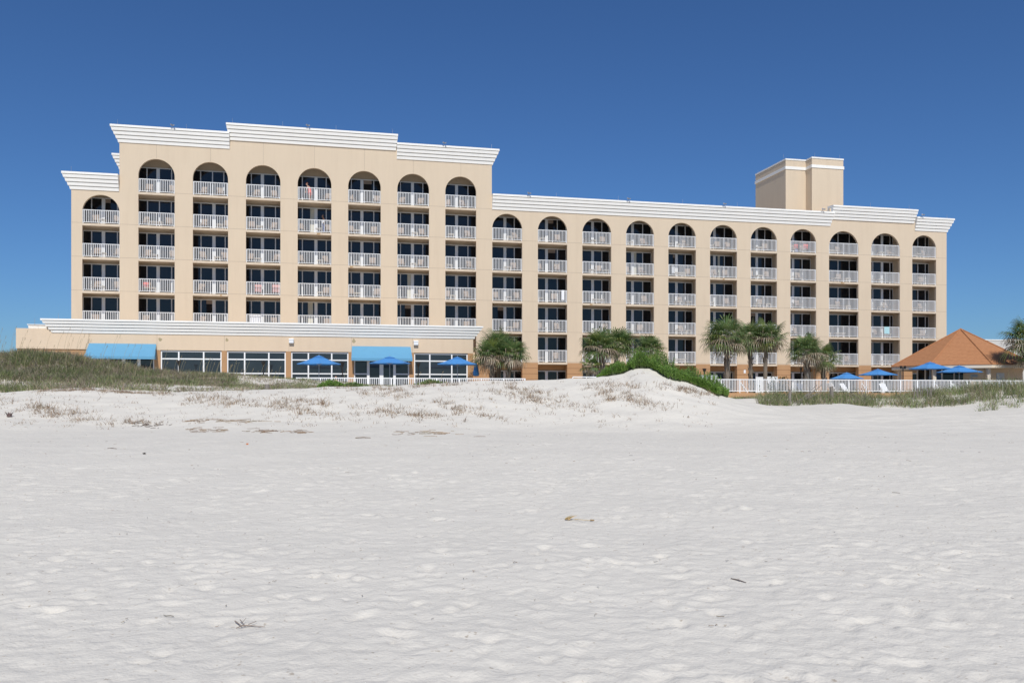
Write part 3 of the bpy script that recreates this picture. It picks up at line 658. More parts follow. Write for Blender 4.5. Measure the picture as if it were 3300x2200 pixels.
# ================= GAZEBO AND NEIGHBOUR =================
GY_=77.0; gc=at(3096,GY_,z=0); gaz=empty('pool_pavilion',(gc.x,gc.y,EYE-.05)); tag(gaz,'octagonal pool pavilion with an orange shingle roof right of the hotel','pavilion')
R=6.25; zE=2.62; zA_=6.1; rot=math.atan2(-gc.y,-gc.x)+math.pi/8
def oc(r,z,k): a=rot+k*math.pi/4; return Vector((gc.x+r*math.cos(a),gc.y+r*math.sin(a),EYE+z))
rm=mat('orange_shingle',(0.55,0.225,0.085),.9,.12,1.5,.3,30); nt=rm.node_tree; n=nt.nodes; l=nt.links
b=n['Principled BSDF']; tc=[w_ for w_ in n if w_.type=='TEX_COORD'][0]; mx=[w_ for w_ in n if w_.type=='MIX'][0]
sxz=n.new('ShaderNodeSeparateXYZ'); l.new(tc.outputs['Object'],sxz.inputs[0])
wv=n.new('ShaderNodeMath'); wv.operation='MULTIPLY'; wv.inputs[1].default_value=1/.135; l.new(sxz.outputs['Z'],wv.inputs[0])
fr_=n.new('ShaderNodeMath'); fr_.operation='FRACT'; l.new(wv.outputs[0],fr_.inputs[0])
cr=n.new('ShaderNodeValToRGB'); cr.color_ramp.elements[0].color=(.62,.62,.62,1); cr.color_ramp.elements[1].color=(1,1,1,1); cr.color_ramp.elements[0].position=.05; cr.color_ramp.elements[1].position=.3; l.new(fr_.outputs[0],cr.inputs[0])
nz=n.new('ShaderNodeTexNoise'); nz.inputs['Scale'].default_value=5; nz.inputs['Detail'].default_value=8; l.new(tc.outputs['Object'],nz.inputs['Vector']); l.new(nz.outputs['Fac'],mx.inputs[0]); mx.inputs[6].default_value=(.36,.15,.062,1); mx.inputs[7].default_value=(.54,.255,.115,1)
m2=n.new('ShaderNodeMix'); m2.data_type='RGBA'; m2.blend_type='MULTIPLY'; m2.inputs[0].default_value=1; l.new(mx.outputs[2],m2.inputs[6]); l.new(cr.outputs[0],m2.inputs[7]); l.new(m2.outputs[2],b.inputs['Base Color'])
mb=MB(); ap=Vector((gc.x,gc.y,EYE+zA_))
for k in range(8):
    a,c_=oc(R,zE,k),oc(R,zE,k+1); mb.add([a,c_,ap],[(0,1,2)]); mb.add([oc(R,zE-.06,k),oc(R,zE-.06,k+1),c_,a],[(0,1,2,3)])
rf=mb.build('roof',rm,gaz)
mb=MB()
for k in range(8): mb.bar(oc(R,zE+.02,k),ap+Vector((0,0,.03)),.07,.07,6)
mb.bar(ap-Vector((0,0,.1)),ap+Vector((0,0,.12)),.14,.02,8); mb.build('ridge_cap',rm,rf)
mb=MB()
for k in range(8):
    vs=[oc(R-.04,zE-.33,k),oc(R-.04,zE-.33,k+1),oc(R-.04,zE-.062,k+1),oc(R-.04,zE-.062,k)]; mb.add(vs,[(0,1,2,3)])
    mb.add([oc(R-.04,zE-.33,k),oc(R-.04,zE-.33,k+1),Vector((gc.x,gc.y,EYE+zE-.33))],[(0,1,2)])
mb.build('fascia',mat('fascia_paint',(.72,.61,.47),.8),gaz)
mb=MB(); r_=R-1.0; fz=zE-.335
wm_=MB(); wp=mat('pavilion_wall',(.60,.46,.31),.9,.05,1,.2,20)
inner=R-2.4
for k in range(8):
    a,c_=oc(r_,0,k),oc(r_,0,k+1); q0,q1=a,c_
    if k in (4,5,6): continue                       # open towards the terrace
    if k==7: q0,q1=c_,c_+(a-c_)*.45                 # half wall on the face towards the beach
    wm_.hexa([Vector((q0.x,q0.y,EYE-.1)),Vector((q1.x,q1.y,EYE-.1)),Vector((q1.x*.98+gc.x*.02,q1.y*.98+gc.y*.02,EYE-.1)),Vector((q0.x*.98+gc.x*.02,q0.y*.98+gc.y*.02,EYE-.1)),Vector((q0.x,q0.y,EYE+fz)),Vector((q1.x,q1.y,EYE+fz)),Vector((q1.x*.98+gc.x*.02,q1.y*.98+gc.y*.02,EYE+fz)),Vector((q0.x*.98+gc.x*.02,q0.y*.98+gc.y*.02,EYE+fz))])
wm_.build('wall',wp,gaz)
cp_=mat('column_paint',(.66,.58,.48),.8)
for k in range(8):
    a=oc(R-.75,0,k)
    if a.y<gc.y+1 and a.x<gc.x+1: mb=MB(); mb.box(a.x-.14,a.x+.14,a.y-.14,a.y+.14,EYE-.1,EYE+fz); mb.build('column',cp_,gaz)
mb=MB()
for k in range(8): 
    a,c_=oc(inner,0,k),oc(inner,0,k+1)
    mb.hexa([Vector((a.x,a.y,EYE-.1)),Vector((c_.x,c_.y,EYE-.1)),Vector((gc.x,gc.y,EYE-.1)),Vector((gc.x,gc.y,EYE-.1)),Vector((a.x,a.y,EYE+fz)),Vector((c_.x,c_.y,EYE+fz)),Vector((gc.x,gc.y,EYE+fz)),Vector((gc.x,gc.y,EYE+fz))])
mb.build('inner_glazing',M['glass'],gaz)
mb=MB()
for k in range(8):
    a,c_=oc(inner+.03,0,k),oc(inner+.03,0,k+1)
    for f in (.0,.33,.66): q=a+(c_-a)*f; mb.box(q.x-.05,q.x+.05,q.y-.05,q.y+.05,EYE-.1,EYE+fz)
mb.build('mullion',M['frame'],gaz)
f0=at(3142,GY_-5.0,1212); 
# grey door and oval sign on the front right wall faces
def onwall(x,y0,y1,w_,name,m):
    # the pavilion wall plane right of centre, found along the sight line's own wall face
    best=None
    for k in range(8):
        a,c_=oc(r_,0,k),oc(r_,0,k+1); t=(x-CX)/F; dx,dy=c_.x-a.x,c_.y-a.y; den=t*dy-dx
        if abs(den)<1e-6: continue
        u=(a.x-t*a.y)/den*1.0
        u=-(a.x-t*a.y)/(dx-t*dy)
        if 0<=u<=1:
            Yp=a.y+u*dy
            if best is None or Yp<best[0]: best=(Yp,a,c_,u)
    Yp,a,c_,u=best; d=(c_-a).normalized(); nrm=Vector((d.y,-d.x,0)); 
    if nrm.y>0: nrm=-nrm
    p=a+(c_-a)*u; z0=EYE+(HY-y1)/F*Yp; z1=EYE+(HY-y0)/F*Yp; p.z=0
    mb=MB(); A_=p-d*w_/2+nrm*.005; B_=p+d*w_/2+nrm*.005
    if name=='wall_sign':
        pts=[]; hz=(z1-z0)/2
        for q in range(20): t=2*math.pi*q/20; pts.append(p+d*(w_/2)*max(-1,min(1,1.15*math.cos(t)))+Vector((0,0,(z0+z1)/2+hz*max(-1,min(1,1.4*math.sin(t)))))+nrm*.04)
        bk=[v-nrm*.03 for v in pts]; mb.add(pts+bk,[tuple(range(20))]+[(i,(i+1)%20,20+(i+1)%20,20+i) for i in range(20)])
    else:
        mb.hexa([Vector((A_.x,A_.y,z0)),Vector((B_.x,B_.y,z0)),B_+nrm*.04+Vector((0,0,z0)),A_+nrm*.04+Vector((0,0,z0)),Vector((A_.x,A_.y,z1)),Vector((B_.x,B_.y,z1)),B_+nrm*.04+Vector((0,0,z1)),A_+nrm*.04+Vector((0,0,z1))])
    o=mb.build(name,m,gaz)
    if name=='wall_sign':
        tm=MB()
        for r in range(2):
            for q in range(9):
                s=p+d*(w_*(-.36+.09*q))+nrm*.046; zz=(z0+z1)/2-.06+.09*r; tm.hexa([s+Vector((0,0,zz)),s+d*.05+Vector((0,0,zz)),s+d*.05+nrm*.004+Vector((0,0,zz)),s+nrm*.004+Vector((0,0,zz)),s+Vector((0,0,zz+.04)),s+d*.05+Vector((0,0,zz+.04)),s+d*.05+nrm*.004+Vector((0,0,zz+.04)),s+nrm*.004+Vector((0,0,zz+.04))])
        tm.build('lettering',mat('sign_grey',(.25,.27,.28),.7),o)
    return o
onwall(3139,1206,1215,.55,'wall_sign',mat('sign_pale',(.45,.50,.50),.6))
onwall(3223,1201,1275,.85,'service_door',mat('door_grey',(.50,.52,.52),.6)); onwall(3129,1218,1224,.28,'wall_box',mat('box_grey',(.4,.42,.42),.6))
mb=MB(); nbN=112.0; s0=sx(3166,nbN); mb.fbox(s0,s0+40,nbN,nbN+16,-2,zy(3200,1096,nbN)); e=empty('neighbour_building',W(s0+20,nbN+8,-1.5)); tag(e,'plain pale concrete building behind the pavilion at the right edge','building'); mb.build('wall',M['concrete'],e)
mb=MB(); mb.fbox(s0-.1,s0+40.1,nbN-.1,nbN+16.1,zy(3200,1096,nbN),zy(3200,1096,nbN)+.12); mb.build('coping',M['white'],e)
# ================= UMBRELLAS =================
GU='blue market umbrellas on the terrace'
def umbrella(x,ya,ye,wid,N,lab,rotz):
    # wid: canopy width in survey pixels
    D=depth(x,N); R_=wid/F*D/2; za=(HY-ya)/F*D; ze=(HY-ye)/F*D; X=(x-CX)/F*D; p=Vector((X,D,EYE-.05)); e=empty('market_umbrella',p); tag(e,lab,'umbrella',GU)
    mb=MB(); n=8; dz=za-ze
    ring=[(0.05,1.0),(.20,.86),(.5,.50),(.80,.16),(1.0,0.0)]
    vs=[];
    for r,h in ring:
        for k in range(n*2):
            a=2*math.pi*k/(n*2)+rotz; rr=R_*r*(1 if k%2==0 else math.cos(math.pi/n)*.99); sag=0 if k%2==0 else -dz*.03*r
            vs.append(Vector((X+rr*math.cos(a),D+rr*math.sin(a),EYE+ze+dz*h+sag)))
    m_=n*2; fs=[(q*m_+k,q*m_+(k+1)%m_,(q+1)*m_+(k+1)%m_,(q+1)*m_+k) for q in range(len(ring)-1) for k in range(m_)]
    # valance edge
    base=(len(ring)-1)*m_; vs+= [v-Vector((0,0,.05)) for v in vs[base:base+m_]]; fs+=[(base+k,base+(k+1)%m_,len(ring)*m_+(k+1)%m_,len(ring)*m_+k) for k in range(m_)]
    mb.add(vs,fs); cn=mb.build('canopy',M['ublue'],e)
    mb=MB(); mb.lathe((X,D,EYE+ze),[(R_*.27,dz*.86),(R_*.15,dz*.98),(.03,dz*1.10),(.001,dz*1.11)],8,rot=rotz); mb.build('vent_cap',M['ublue'],e)
    mb=MB(); mb.bar((X,D,EYE-.05),(X,D,EYE+za*1.0),.026,.024,8); mb.bar((X,D,EYE+za),(X,D,EYE+za+.14),.022,.014,8); mb.build('pole',M['metal'],e)
    for k in range(n):
        a=2*math.pi*k/n+rotz; mb=MB(); mb.bar((X+R_*.05*math.cos(a),D+R_*.05*math.sin(a),EYE+za-.06),(X+R_*.97*math.cos(a),D+R_*.97*math.sin(a),EYE+ze-.01),.014,.01,4); mb.bar((X,D,EYE+ze-.1),(X+R_*.5*math.cos(a),D+R_*.5*math.sin(a),EYE+ze+dz*.46),.01,.01,4); mb.build('rib',M['metal'],e)
    mb=MB(); mb.lathe((X,D,EYE-.05),[(0,.0),(.28,.0),(.28,.06),(.05,.12),(.04,.3),(0,.3)],16); mb.build('base',M['black'],e)
umbrella(1028,1147.5,1172,138,60.0,'bright blue umbrella in front of the third restaurant window, leftmost of all',.25)
umbrella(1256,1150,1169.5,132,60.3,'blue umbrella standing before the restaurant double doors under the awning',.1)
umbrella(1474,1151.5,1172.5,132,60.0,'blue umbrella by the last restaurant window, nearest the palm clump',.35)
umbrella(2728.5,1201.5,1219,104,70.3,'small low blue umbrella left of the other pool umbrellas, above the white fence',.2)
umbrella(2829,1190.5,1207,117,66.5,'blue umbrella between the hotel piers left of the pavilion',.4)
umbrella(2997,1168,1187,127,60.3,'largest blue umbrella in front of the pavilion roof edge',.15)
umbrella(3091,1179.5,1198,132,61.2,'rightmost blue umbrella overlapping the pavilion wall',.3)
D=depth(1534,63); X=(1534-CX)/F*D; e=empty('closed_umbrella',(X,D,EYE-.05)); mb=MB(); mb.lathe((X,D,EYE),[(.02,2.55),(.12,2.3),(.20,1.9),(.25,1.6),(.21,1.42),(.02,1.45)],12); mb.build('canopy',M['ublue'],e,smooth=True); mb=MB(); mb.bar((X,D,EYE-.05),(X,D,EYE+2.65),.025); mb.build('pole',M['metal'],e); tag(e,'folded blue umbrella between the restaurant corner and the palm trunks','umbrella')
# ================= TORCHES, LAMPS, POSTS =================
def torch(x,yt,N,lab):
    D=depth(x,N); X=(x-CX)/F*D; z=(HY-yt)/F*D; e=empty('tiki_torch',(X,D,EYE-.05)); tag(e,lab,'torch','black terrace torches')
    mb=MB(); mb.bar((X,D,EYE-.05),(X,D,EYE+z-.3),.035,.045,8); mb.build('pole',M['black'],e)
    mb=MB(); mb.lathe((X,D,EYE+z-.42),[(.05,0),(.055,.08),(.15,.34),(.16,.40),(.12,.42),(.0,.38)],10); mb.build('bowl',M['black'],e)
torch(577,1161,60.5,'black torch in front of the second window bay, leftmost of the terrace torches')
torch(849,1163.5,60.5,'black torch before the middle pane of the window bay right of the left awning bay')
torch(1104,1166,61.5,'dark torch beside the right edge of the leftmost umbrella')
torch(1348,1168,61.5,'black torch right of the right awning before the last window')
torch(2270,1187,60,'black torch against an ochre pier behind the green shrub')
def lamp(x,yt,N,heads,lab):
    D=depth(x,N); X=(x-CX)/F*D; z=(HY-yt)/F*D; e=empty('lamp_post',(X,D,EYE-.05)); tag(e,lab,'lamp')
    mb=MB(); mb.bar((X,D,EYE-.05),(X,D,EYE+z-.1),.06,.05,8); mb.bar((X-.13*(heads>1),D,EYE+z-.14),(X+.13*(heads>1),D,EYE+z-.12),.035,.035,6); mb.build('pole',M['black'],e)
    for h in range(heads):
        xo=X+(.17*(-1 if h==0 else 1) if heads>1 else 0); mb=MB(); mb.lathe((xo,D,EYE+z-.26),[(.0,0),(.07,.02),(.10,.18),(.12,.24),(.0,.30)],8); mb.build('lamp_head',M['black'],e)
lamp(2910,1179,60.5,2,'black twin headed lamp post just left of the pavilion eave'); lamp(2581,1184,62,1,'dark single lamp post left of the thick palm trunk')
GP='weathered posts of the old sand fence'
def wpost(x,yt,Y,lab,w_=.09,lean=.03,n=1):
    X=(x-CX)/F*Y; g=Hs(X,Y); z=EYE+(HY-yt)/F*Y; e=empty('wooden_post',(X,Y,g)); tag(e,lab,'post',GP)
    mb=MB()
    for k in range(n):
        xo=(k-(n-1)/2)*.11; mb.bar((X+xo,Y+.03*k,g-.2),(X+xo+lean+random.uniform(-.05,.05)*(n>1),Y,z-(.12*random.random() if n>1 else 0)),w_ if n==1 else .035,(w_ if n==1 else .03)*.9,7)
    mb.build('timber',M['wood'],e)
wpost(2544,1254,44.6,'grey upright wooden post at the left end of the beach grass strip',.085)
wpost(2682,1245,46,'weathered post leaning slightly in the grass below the palm with brown fronds',.11,-.06)
wpost(2960,1250,46.5,'thin grey slats standing together in the grass under the pavilion eave',.1,.0,5)
wpost(2994,1247,46,'thick grey slatted post right of the thin slats in the grass',.1,.05,3)
wpost(210,1236,37.4,'small pale stump on the far left dune crest',.10,0,2)
wpost(412,1233,37.3,'dark leaning slatted stump in the grass on the left dune crest',.1,.04,4)
wpost(860,1238,37.2,'pale grey stump at the right end of the left dune grass',.11,.02,1)
def slats(x,Y,lab,n,a0,a1,ln):
    X=(x-CX)/F*Y; g=Hs(X,Y); e=empty('broken_slat_fence',(X,Y,g)); tag(e,lab,'slat fence','collapsed pieces of slatted sand fence'); 
    for k in range(n):
        a=a0+(a1-a0)*k/(n-1)+random.uniform(-.05,.05); mb=MB(); xb=X+random.uniform(-.15,.15)+.05*k; mb.bar((xb,Y+random.uniform(-.1,.1),g+.05),(xb+ln*math.cos(a),Y,g+.05+ln*math.sin(a)),.018,.015,4); mb.build('slat',M['wood'],e)
slats(2780,45.8,'fan of leaning grey slats in the grass below the second pool umbrella',8,2.6,1.75,.95)
slats(2560,45.2,'nearly flat grey slats lying right of the upright wooden post',7,.35,.75,1.5)
# ================= PALMS =================
GL=[(.105,.175,.05),(.135,.21,.065),(.085,.145,.05),(.175,.235,.08),(.22,.25,.09)]; DL=[(.40,.33,.23),(.33,.26,.18),(.48,.41,.30),(.26,.20,.14)]
def fan(mb,base,d,L,fr,colr,droop=.35,nl=26,w_=.075):
    d=d.normalized(); side=d.cross(Vector((0,0,1)))
    if side.length<.1: side=Vector((1,0,0))
    side.normalize(); nrm=side.cross(d).normalized(); hub=base+d*L+Vector((0,0,-.10*L))
    mb.bar(base,hub,.022,.012,3,col=jit((.16,.19,.07)))
    for j in range(nl):
        a=(-1+2*j/(nl-1))*2.15; dr=(d*math.cos(a)+side*math.sin(a)+nrm*(.16*math.cos(a)-.05)).normalized(); ln=fr*(1-.22*abs(a)/2.15)*random.uniform(.88,1.1)
        p1=hub+dr*ln*.5; p2=hub+dr*ln*.82+Vector((0,0,-droop*ln*.28)); p3=hub+dr*ln*.98+Vector((0,0,-droop*ln*.75))
        s=dr.cross(nrm).normalized()*w_*.5; c=jit(random.choice(colr),.22)
        mb.add([hub-s*.4,hub+s*.4,p1+s,p1-s,p2+s*.7,p2-s*.7,p3],[(0,1,2,3),(3,2,4,5),(5,4,6)],c)
def trunk(mb,b,t,r0,r1,boots):
    n=12; m=14; vs=[]; 
    for i in range(m+1):
        f=i/m; c=b+(t-b)*f+Vector((.08*math.sin(f*3+b.x),0,0)); r=r0+(r1-r0)*f; r*=1+.05*math.sin(f*37)
        for k in range(n): a=6.283*k/n; vs.append(c+Vector((r*math.cos(a),r*math.sin(a),0)))
    k0=len(mb.v)
    mb.add(vs,[(i*n+k,i*n+(k+1)%n,(i+1)*n+(k+1)%n,(i+1)*n+k) for i in range(m) for k in range(n)],(.20,.165,.13))
    H=(t-b).length
    for i in range(int(boots*H*16)):
        f=1-random.random()*boots; c=b+(t-b)*f+Vector((.08*math.sin(f*3+b.x),0,0)); r=r0+(r1-r0)*f; a=random.uniform(0,6.283); d=Vector((math.cos(a),math.sin(a),0)); s=Vector((-d.y,d.x,0))*.05; q=c+d*r*.9; col=jit(random.choice([(.30,.26,.21),(.20,.16,.12),(.12,.09,.065),(.38,.34,.28)]),.2)
        e_=q+d*.12+Vector((0,0,.26)); mb.add([q-s,q+s,e_+s*.6,e_-s*.6,q-s+d*.05,q+s+d*.05],[(0,1,2,3),(4,5,2,3),(0,4,5,1)],col)
def palm(x,yc,rpx,xt,N,lab,leaves=40,dead=16,tr=.17,boots=.7,tilt=0,grp='cabbage palms on the hotel terrace'):
    D=depth(x,N); X=(x-CX)/F*D; zc_=(HY-yc)/F*D; leanx=random.uniform(-.12,.12); Xt=(xt-CX)/F*D; rr=rpx*1.13/F*D; base=Vector((Xt,D,EYE-.1)); top=Vector((X*.6+Xt*.4,D,EYE+zc_-rr*.10))
    e=empty('palm_tree',base); tag(e,lab,'palm tree',grp); mb=MB(); trunk(mb,base,top,tr*1.05,tr*.9,boots); mb.build('trunk',M['trunk'],e,attr=True)
    mb=MB(); hub=Vector((X*.75+Xt*.25,D,EYE+zc_-rr*.12))
    for k in range(int(leaves*.86)):
        f=(k+.5)/(leaves*.86); el=math.asin(1-1.6*f); a=k*2.39996+random.uniform(-.2,.2)
        d=Vector((math.cos(a)*math.cos(el)+leanx,math.sin(a)*math.cos(el),math.sin(el)*.92)); yel=random.random()<.12
        fan(mb,hub,d,rr*.50*random.uniform(.7,1.25),rr*.60*random.uniform(.75,1.2),(GL if f<.55 or random.random()<.6 else DL) if not yel else [(.20,.24,.05),(.14,.19,.05)],droop=.30+.45*f,nl=22,w_=.068)
    mb.build('crown',M['palm'],e,attr=True)
    if dead:
        mb=MB()
        for k in range(int(dead*.55)):
            a=k*2.39996+random.uniform(-.4,.4); el=random.uniform(-1.15,-.35); d=Vector((math.cos(a)*math.cos(el),math.sin(a)*math.cos(el),math.sin(el)))
            fan(mb,hub-Vector((0,0,.15*rr)),d,rr*random.uniform(.22,.48),rr*random.uniform(.3,.45),DL,droop=1.1,nl=12,w_=.05)
        for k in range(int(dead*7)):
            a=random.uniform(0,6.283); r=random.uniform(.25,1)*rr*.8; p=hub+Vector((math.cos(a)*r,math.sin(a)*r,random.uniform(-.55,.3)*rr)); blade(mb,p,-random.uniform(.2,.55),a,-.2,.03,jit(random.choice(DL)),2)
        mb.build('dead_fronds',M['dry'],e,attr=True)
palm(1578,1135,62,1590,62,'dense palm at the left of the clump beside the restaurant corner',34,20,.2,.9)
palm(1612,1112,72,1603,64,'tallest middle palm of the clump beside the restaurant corner',40,14,.2,.9)
palm(1655,1132,58,1627,61.5,'right palm of the clump by the restaurant corner with a yellow frond',30,18,.19,.9)
palm(1928,1106,66,1944,57.8,'bushy palm left behind the green shrub, in front of the eleventh column',38,8,.2,.9,grp='palms behind the shrub')
palm(1990,1100,66,1987,59,'middle palm behind the shrub with a dark short trunk',40,6,.17,.9,grp='palms behind the shrub')
palm(2096,1118,52,2091,60,'smaller palm rising above the right part of the green shrub',30,10,.12,.8,grp='palms behind the shrub')
palm(1905,1172,34,1904,56.6,'young low palmetto with brown leaves left of the shrub',14,12,.06,.2,grp='palms behind the shrub')
palm(2334,1077,74,2347,61,'tall palm with a broad crown and thick two toned trunk, leftmost of the pool palms',44,22,.23,.75)
palm(2418,1080,60,2417,63,'palm with dark booted trunk second from left by the pool',34,22,.17,.95)
palm(2482,1076,60,2462,62,'palm with a pale bare trunk base and crown leaning right',34,24,.17,.45)
palm(2592,1121,62,2601,60.5,'shorter palm with thick criss-cross booted trunk by the pool',38,16,.24,.95)
palm(2652,1142,56,2653,61.5,'palm smothered in hanging brown fronds, rightmost by the pool fence',20,40,.17,.9)
palm(3306,1078,74,3330,59,'dark green palm cut by the right edge of the picture above the pavilion',46,16,.2,.9)
palm(3325,1140,56,3345,58.6,'lower palm at the right edge below the taller palm crown',30,14,.2,.9)
for nm,x,N,h,lab in (('terrace_shrub',3190,58.3,.62,'broad leaved shrub behind the fence in front of the pavilion door'),('terrace_shrub',3255,58.3,.75,'broad leaved shrub behind the fence at the right edge'),('terrace_shrub',2505,64,.95,'green hedge plant behind the fence right of the white screens')):
    D=depth(x,N); X=(x-CX)/F*D; e=empty(nm,(X,D,EYE-.05)); tag(e,lab,'shrub'); mb=MB()
    for k in range(110): sprig(mb,(X+random.gauss(0,.55),D+random.gauss(0,.3),EYE-.05),(h+.65)*random.uniform(.5,1.05),9,[(.07,.15,.03),(.11,.20,.05),(.05,.11,.03)],.10,.26,.3)
    mb.build('foliage',M['veg'],e,attr=True)
# ================= TERRACE FURNITURE =================
def lounge(x,N,lab,face,col='wpaint'):
    e=empty('sun_lounger',(0,0,0)); mb=MB()
    mb.box(-.32,.32,-.9,.5,.30,.36); mb.hexa([(-.32,.5,.30),(.32,.5,.30),(.32,.5,.36),(-.32,.5,.36),(-.32,1.0,.95),(.32,1.0,.95),(.32,.96,.99),(-.32,.96,.99)]); mb.build('seat',M[col],e)
    for sx_ in (-.3,.26):
        for sy in (-.8,.45): q=MB(); q.box(sx_,sx_+.04,sy,sy+.05,0,.3); q.build('leg',M['wpaint'],e)
    D=depth(x,N); e.location=((x-CX)/F*D,D,EYE-.05); e.rotation_euler[2]=face; tag(e,lab,'sun lounger','white loungers behind the pool fence')
for x,N,f,lab in ((2700,62,2.0,'white sun lounger under the small low umbrella'),(2745,61,.6,'white sun lounger between the two leftmost pool umbrellas'),(2818,60.5,1.2,'white sun lounger with raised back below the second pool umbrella'),(2868,62,.3,'white sun lounger in front of the ochre pier left of the lamp post'),(3045,60,1.6,'white sun lounger left of the pavilion wall behind the fence'),(3110,59.5,.8,'white sun lounger in front of the beige pavilion wall'),(2600,61,.4,'white sun lounger beside the thick booted palm trunk'),(2425,61,1.5,'white sun lounger beside the dark booted palm trunk')): lounge(x,N,lab,f)
for x,w_,y,lab in ((2452,.85,1214,'left tall white pool screen behind the fence'),(2487,.95,1213,'right tall white pool screen behind the fence')):
    N=68; D=depth(x,N); X=(x-CX)/F*D; e=empty('white_screen',(X,D,EYE-.05)); tag(e,lab,'screen','tall white screens by the pool'); mb=MB(); mb.box(X-w_/2,X+w_/2,D-.05,D+.05,EYE-.05,EYE+(HY-y)/F*D); mb.build('panel',M['frame'],e)
    mb=MB(); mb.box(X-w_/2-.05,X-w_/2,D-.06,D+.06,EYE-.05,EYE+(HY-y)/F*D+.03); mb.box(X+w_/2,X+w_/2+.05,D-.06,D+.06,EYE-.05,EYE+(HY-y)/F*D+.03); mb.build('post',M['wpaint'],e)
mb=MB(); s=sx(2400,N0-.03); z=zy(2400,1197,N0); mb.fbox(s-.11,s+.11,N0-.045,N0-.021,z-.17,z+.17); tag(mb.build('notice_board',M['frame']),'small white notice board on the ochre pier behind the palms','notice')
mb=MB(); s=sx(2270,N0-.03); z=zy(2270,1212,N0); mb.fbox(s-1.0,s+1.0,N0-.9,N0-.8,-.05,z+.1); tag(mb.build('glazed_screen',mat('grey_panel',(.42,.47,.48),.4)),'pale grey wind screen against the pier behind the shrub','screen')
# ================= BALCONY FURNITURE =================
ch=MB()
ch.box(-.28,.28,-.28,.22,.40,.44,0); ch.hexa([(-.27,.20,.44),(.27,.20,.44),(.27,.24,.44),(-.27,.24,.44),(-.27,.36,1.02),(.27,.36,1.02),(.27,.40,1.02),(-.27,.40,1.02)],0)
for s in (-.31,.27):
    ch.box(s,s+.04,-.26,-.22,0,.64,1); ch.box(s,s+.04,.22,.26,0,.62,1); ch.box(s-.01,s+.05,-.30,.30,.62,.66,1); ch.box(s,s+.04,-.26,.26,.0,.04,1)
ch_o=ch.build('patio_chair',[M['sling'],M['bronze']])
tb=MB(); tb.box(-.29,.29,-.29,.29,.46,.50); tb.box(-.22,.22,-.22,.22,.40,.46)
for a in (-.25,.21):
    for b_ in (-.25,.21): tb.box(a,a+.05,b_,b_+.05,0,.46)
tb.box(-.21,.21,-.01,.02,.16,.24); tb_o=tb.build('side_table',M['beigep'])
bn=MB(); bn.box(-.6,.6,-.24,.24,.46,.50); bn.box(-.55,.55,-.2,.2,.40,.46)
for a in (-.55,.5):
    for b_ in (-.2,.16): bn.box(a,a+.05,b_,b_+.05,0,.46)
bn.box(-.5,.5,-.01,.02,.2,.34); bn_o=bn.build('long_table',M['beigep'])
LAY={0:['t47 c30 c88','t50 c28 c86','t45 c28 c89','t48 c30'],1:['c24 c90','b43 c12 c80','t40 c20 c90','t36 c15','b40 c14'],
2:['c25 c75','c25 t75 c94','t67 c25 c88','c17 c83','t76 c22'],3:['c25 c81','t38 c14 c77','t33 c10 c84','c33 c86','t34 c82'],4:['c88','c10 t62 c90','c10 t66 c84','t66 c84','t60 c86'],
5:['c12 c88','t28 c10 c80','t26 c76','t28 c10 c88','t30 c12 c82'],6:['c15 c75','t56 c14 c80','t52 c15 c75','t62 c80','t60 c86'],7:['c10 c62','t20 c80','t15 c85','t26 c12 c75','t25 c10 c72'],
8:['t62 c86','t56 c80','t58 c18 c88','t60 c85','t60 c88'],9:['t18 c75','c15 c75','t14 c62','t25 c12 c76','t15 c70'],10:['t45 c12 c80','t40 c65 t86','b62','b60 c88','c20 t55'],
11:['t20 c75','c15 c70','t10 c76','t16 c60','c30 t70'],12:['t14 t50 c76','b50 c82','t40 c60 t82','t45 c62 t80','b52'],13:['t12 c42 c80','t10 c32 c72','t12 c76','t14 c60','t15 c84'],14:['t42 c72','c18 t45 c80','t35 c53 t76','t30 c70','t20 t66'],
15:['c30 c68','t10 c50','c10 c50','c10 c42','c20 t55'],16:['b22 c52','t33 c52 t72','b20 c52 t73','t6 b46','b42 c82'],17:['t46 c86','t42 c18','t46 c14 c72','t70 c40','t45 t74'],18:['t36 c80','t40 c66','t35 c66','t36 c72','t35 c70']}
PROTO={'c':(ch_o,'chair','tan sling chair','chairs on the hotel balconies'),'t':(tb_o,'table','small white side table','tables on the hotel balconies'),'b':(bn_o,'table','long white table','tables on the hotel balconies')}
used=set()
for i in range(19):
    for row,code in enumerate(LAY[i]):
        k=ntop(i)-row
        if k<nlow(i): continue
        items=sorted([(int(c[1:])/100,c[0]) for c in code.split()]); cnt={}
        for f,t in items: cnt[t]=cnt.get(t,0)+1
        seen={}
        for f,t in items:
            pr,cat,nm,grp=PROTO[t]; o=pr if t not in used else pr.copy()
            if t in used: C.objects.link(o)
            used.add(t)
            a,b_=SC[i]; s=max(a-.05,min(b_+.05,a+(b_-a)*f)); o.location=W(s,N0+(.62 if t!='c' else .85),SL[k]); o.rotation_euler[2]=TH+random.uniform(-.35,.35)*(t=='c')
            seen[t]=seen.get(t,0)+1
            side=('' if cnt[t]==1 else (' left' if seen[t]==1 else ' right'))
            rowt='top arched balcony' if row==0 else ORD[row]+' balcony down'
            tag(o,f"{nm}{' on the'+side+' of the' if side else ' on the'} {rowt}, {ORD[i]} column from left",cat,grp)
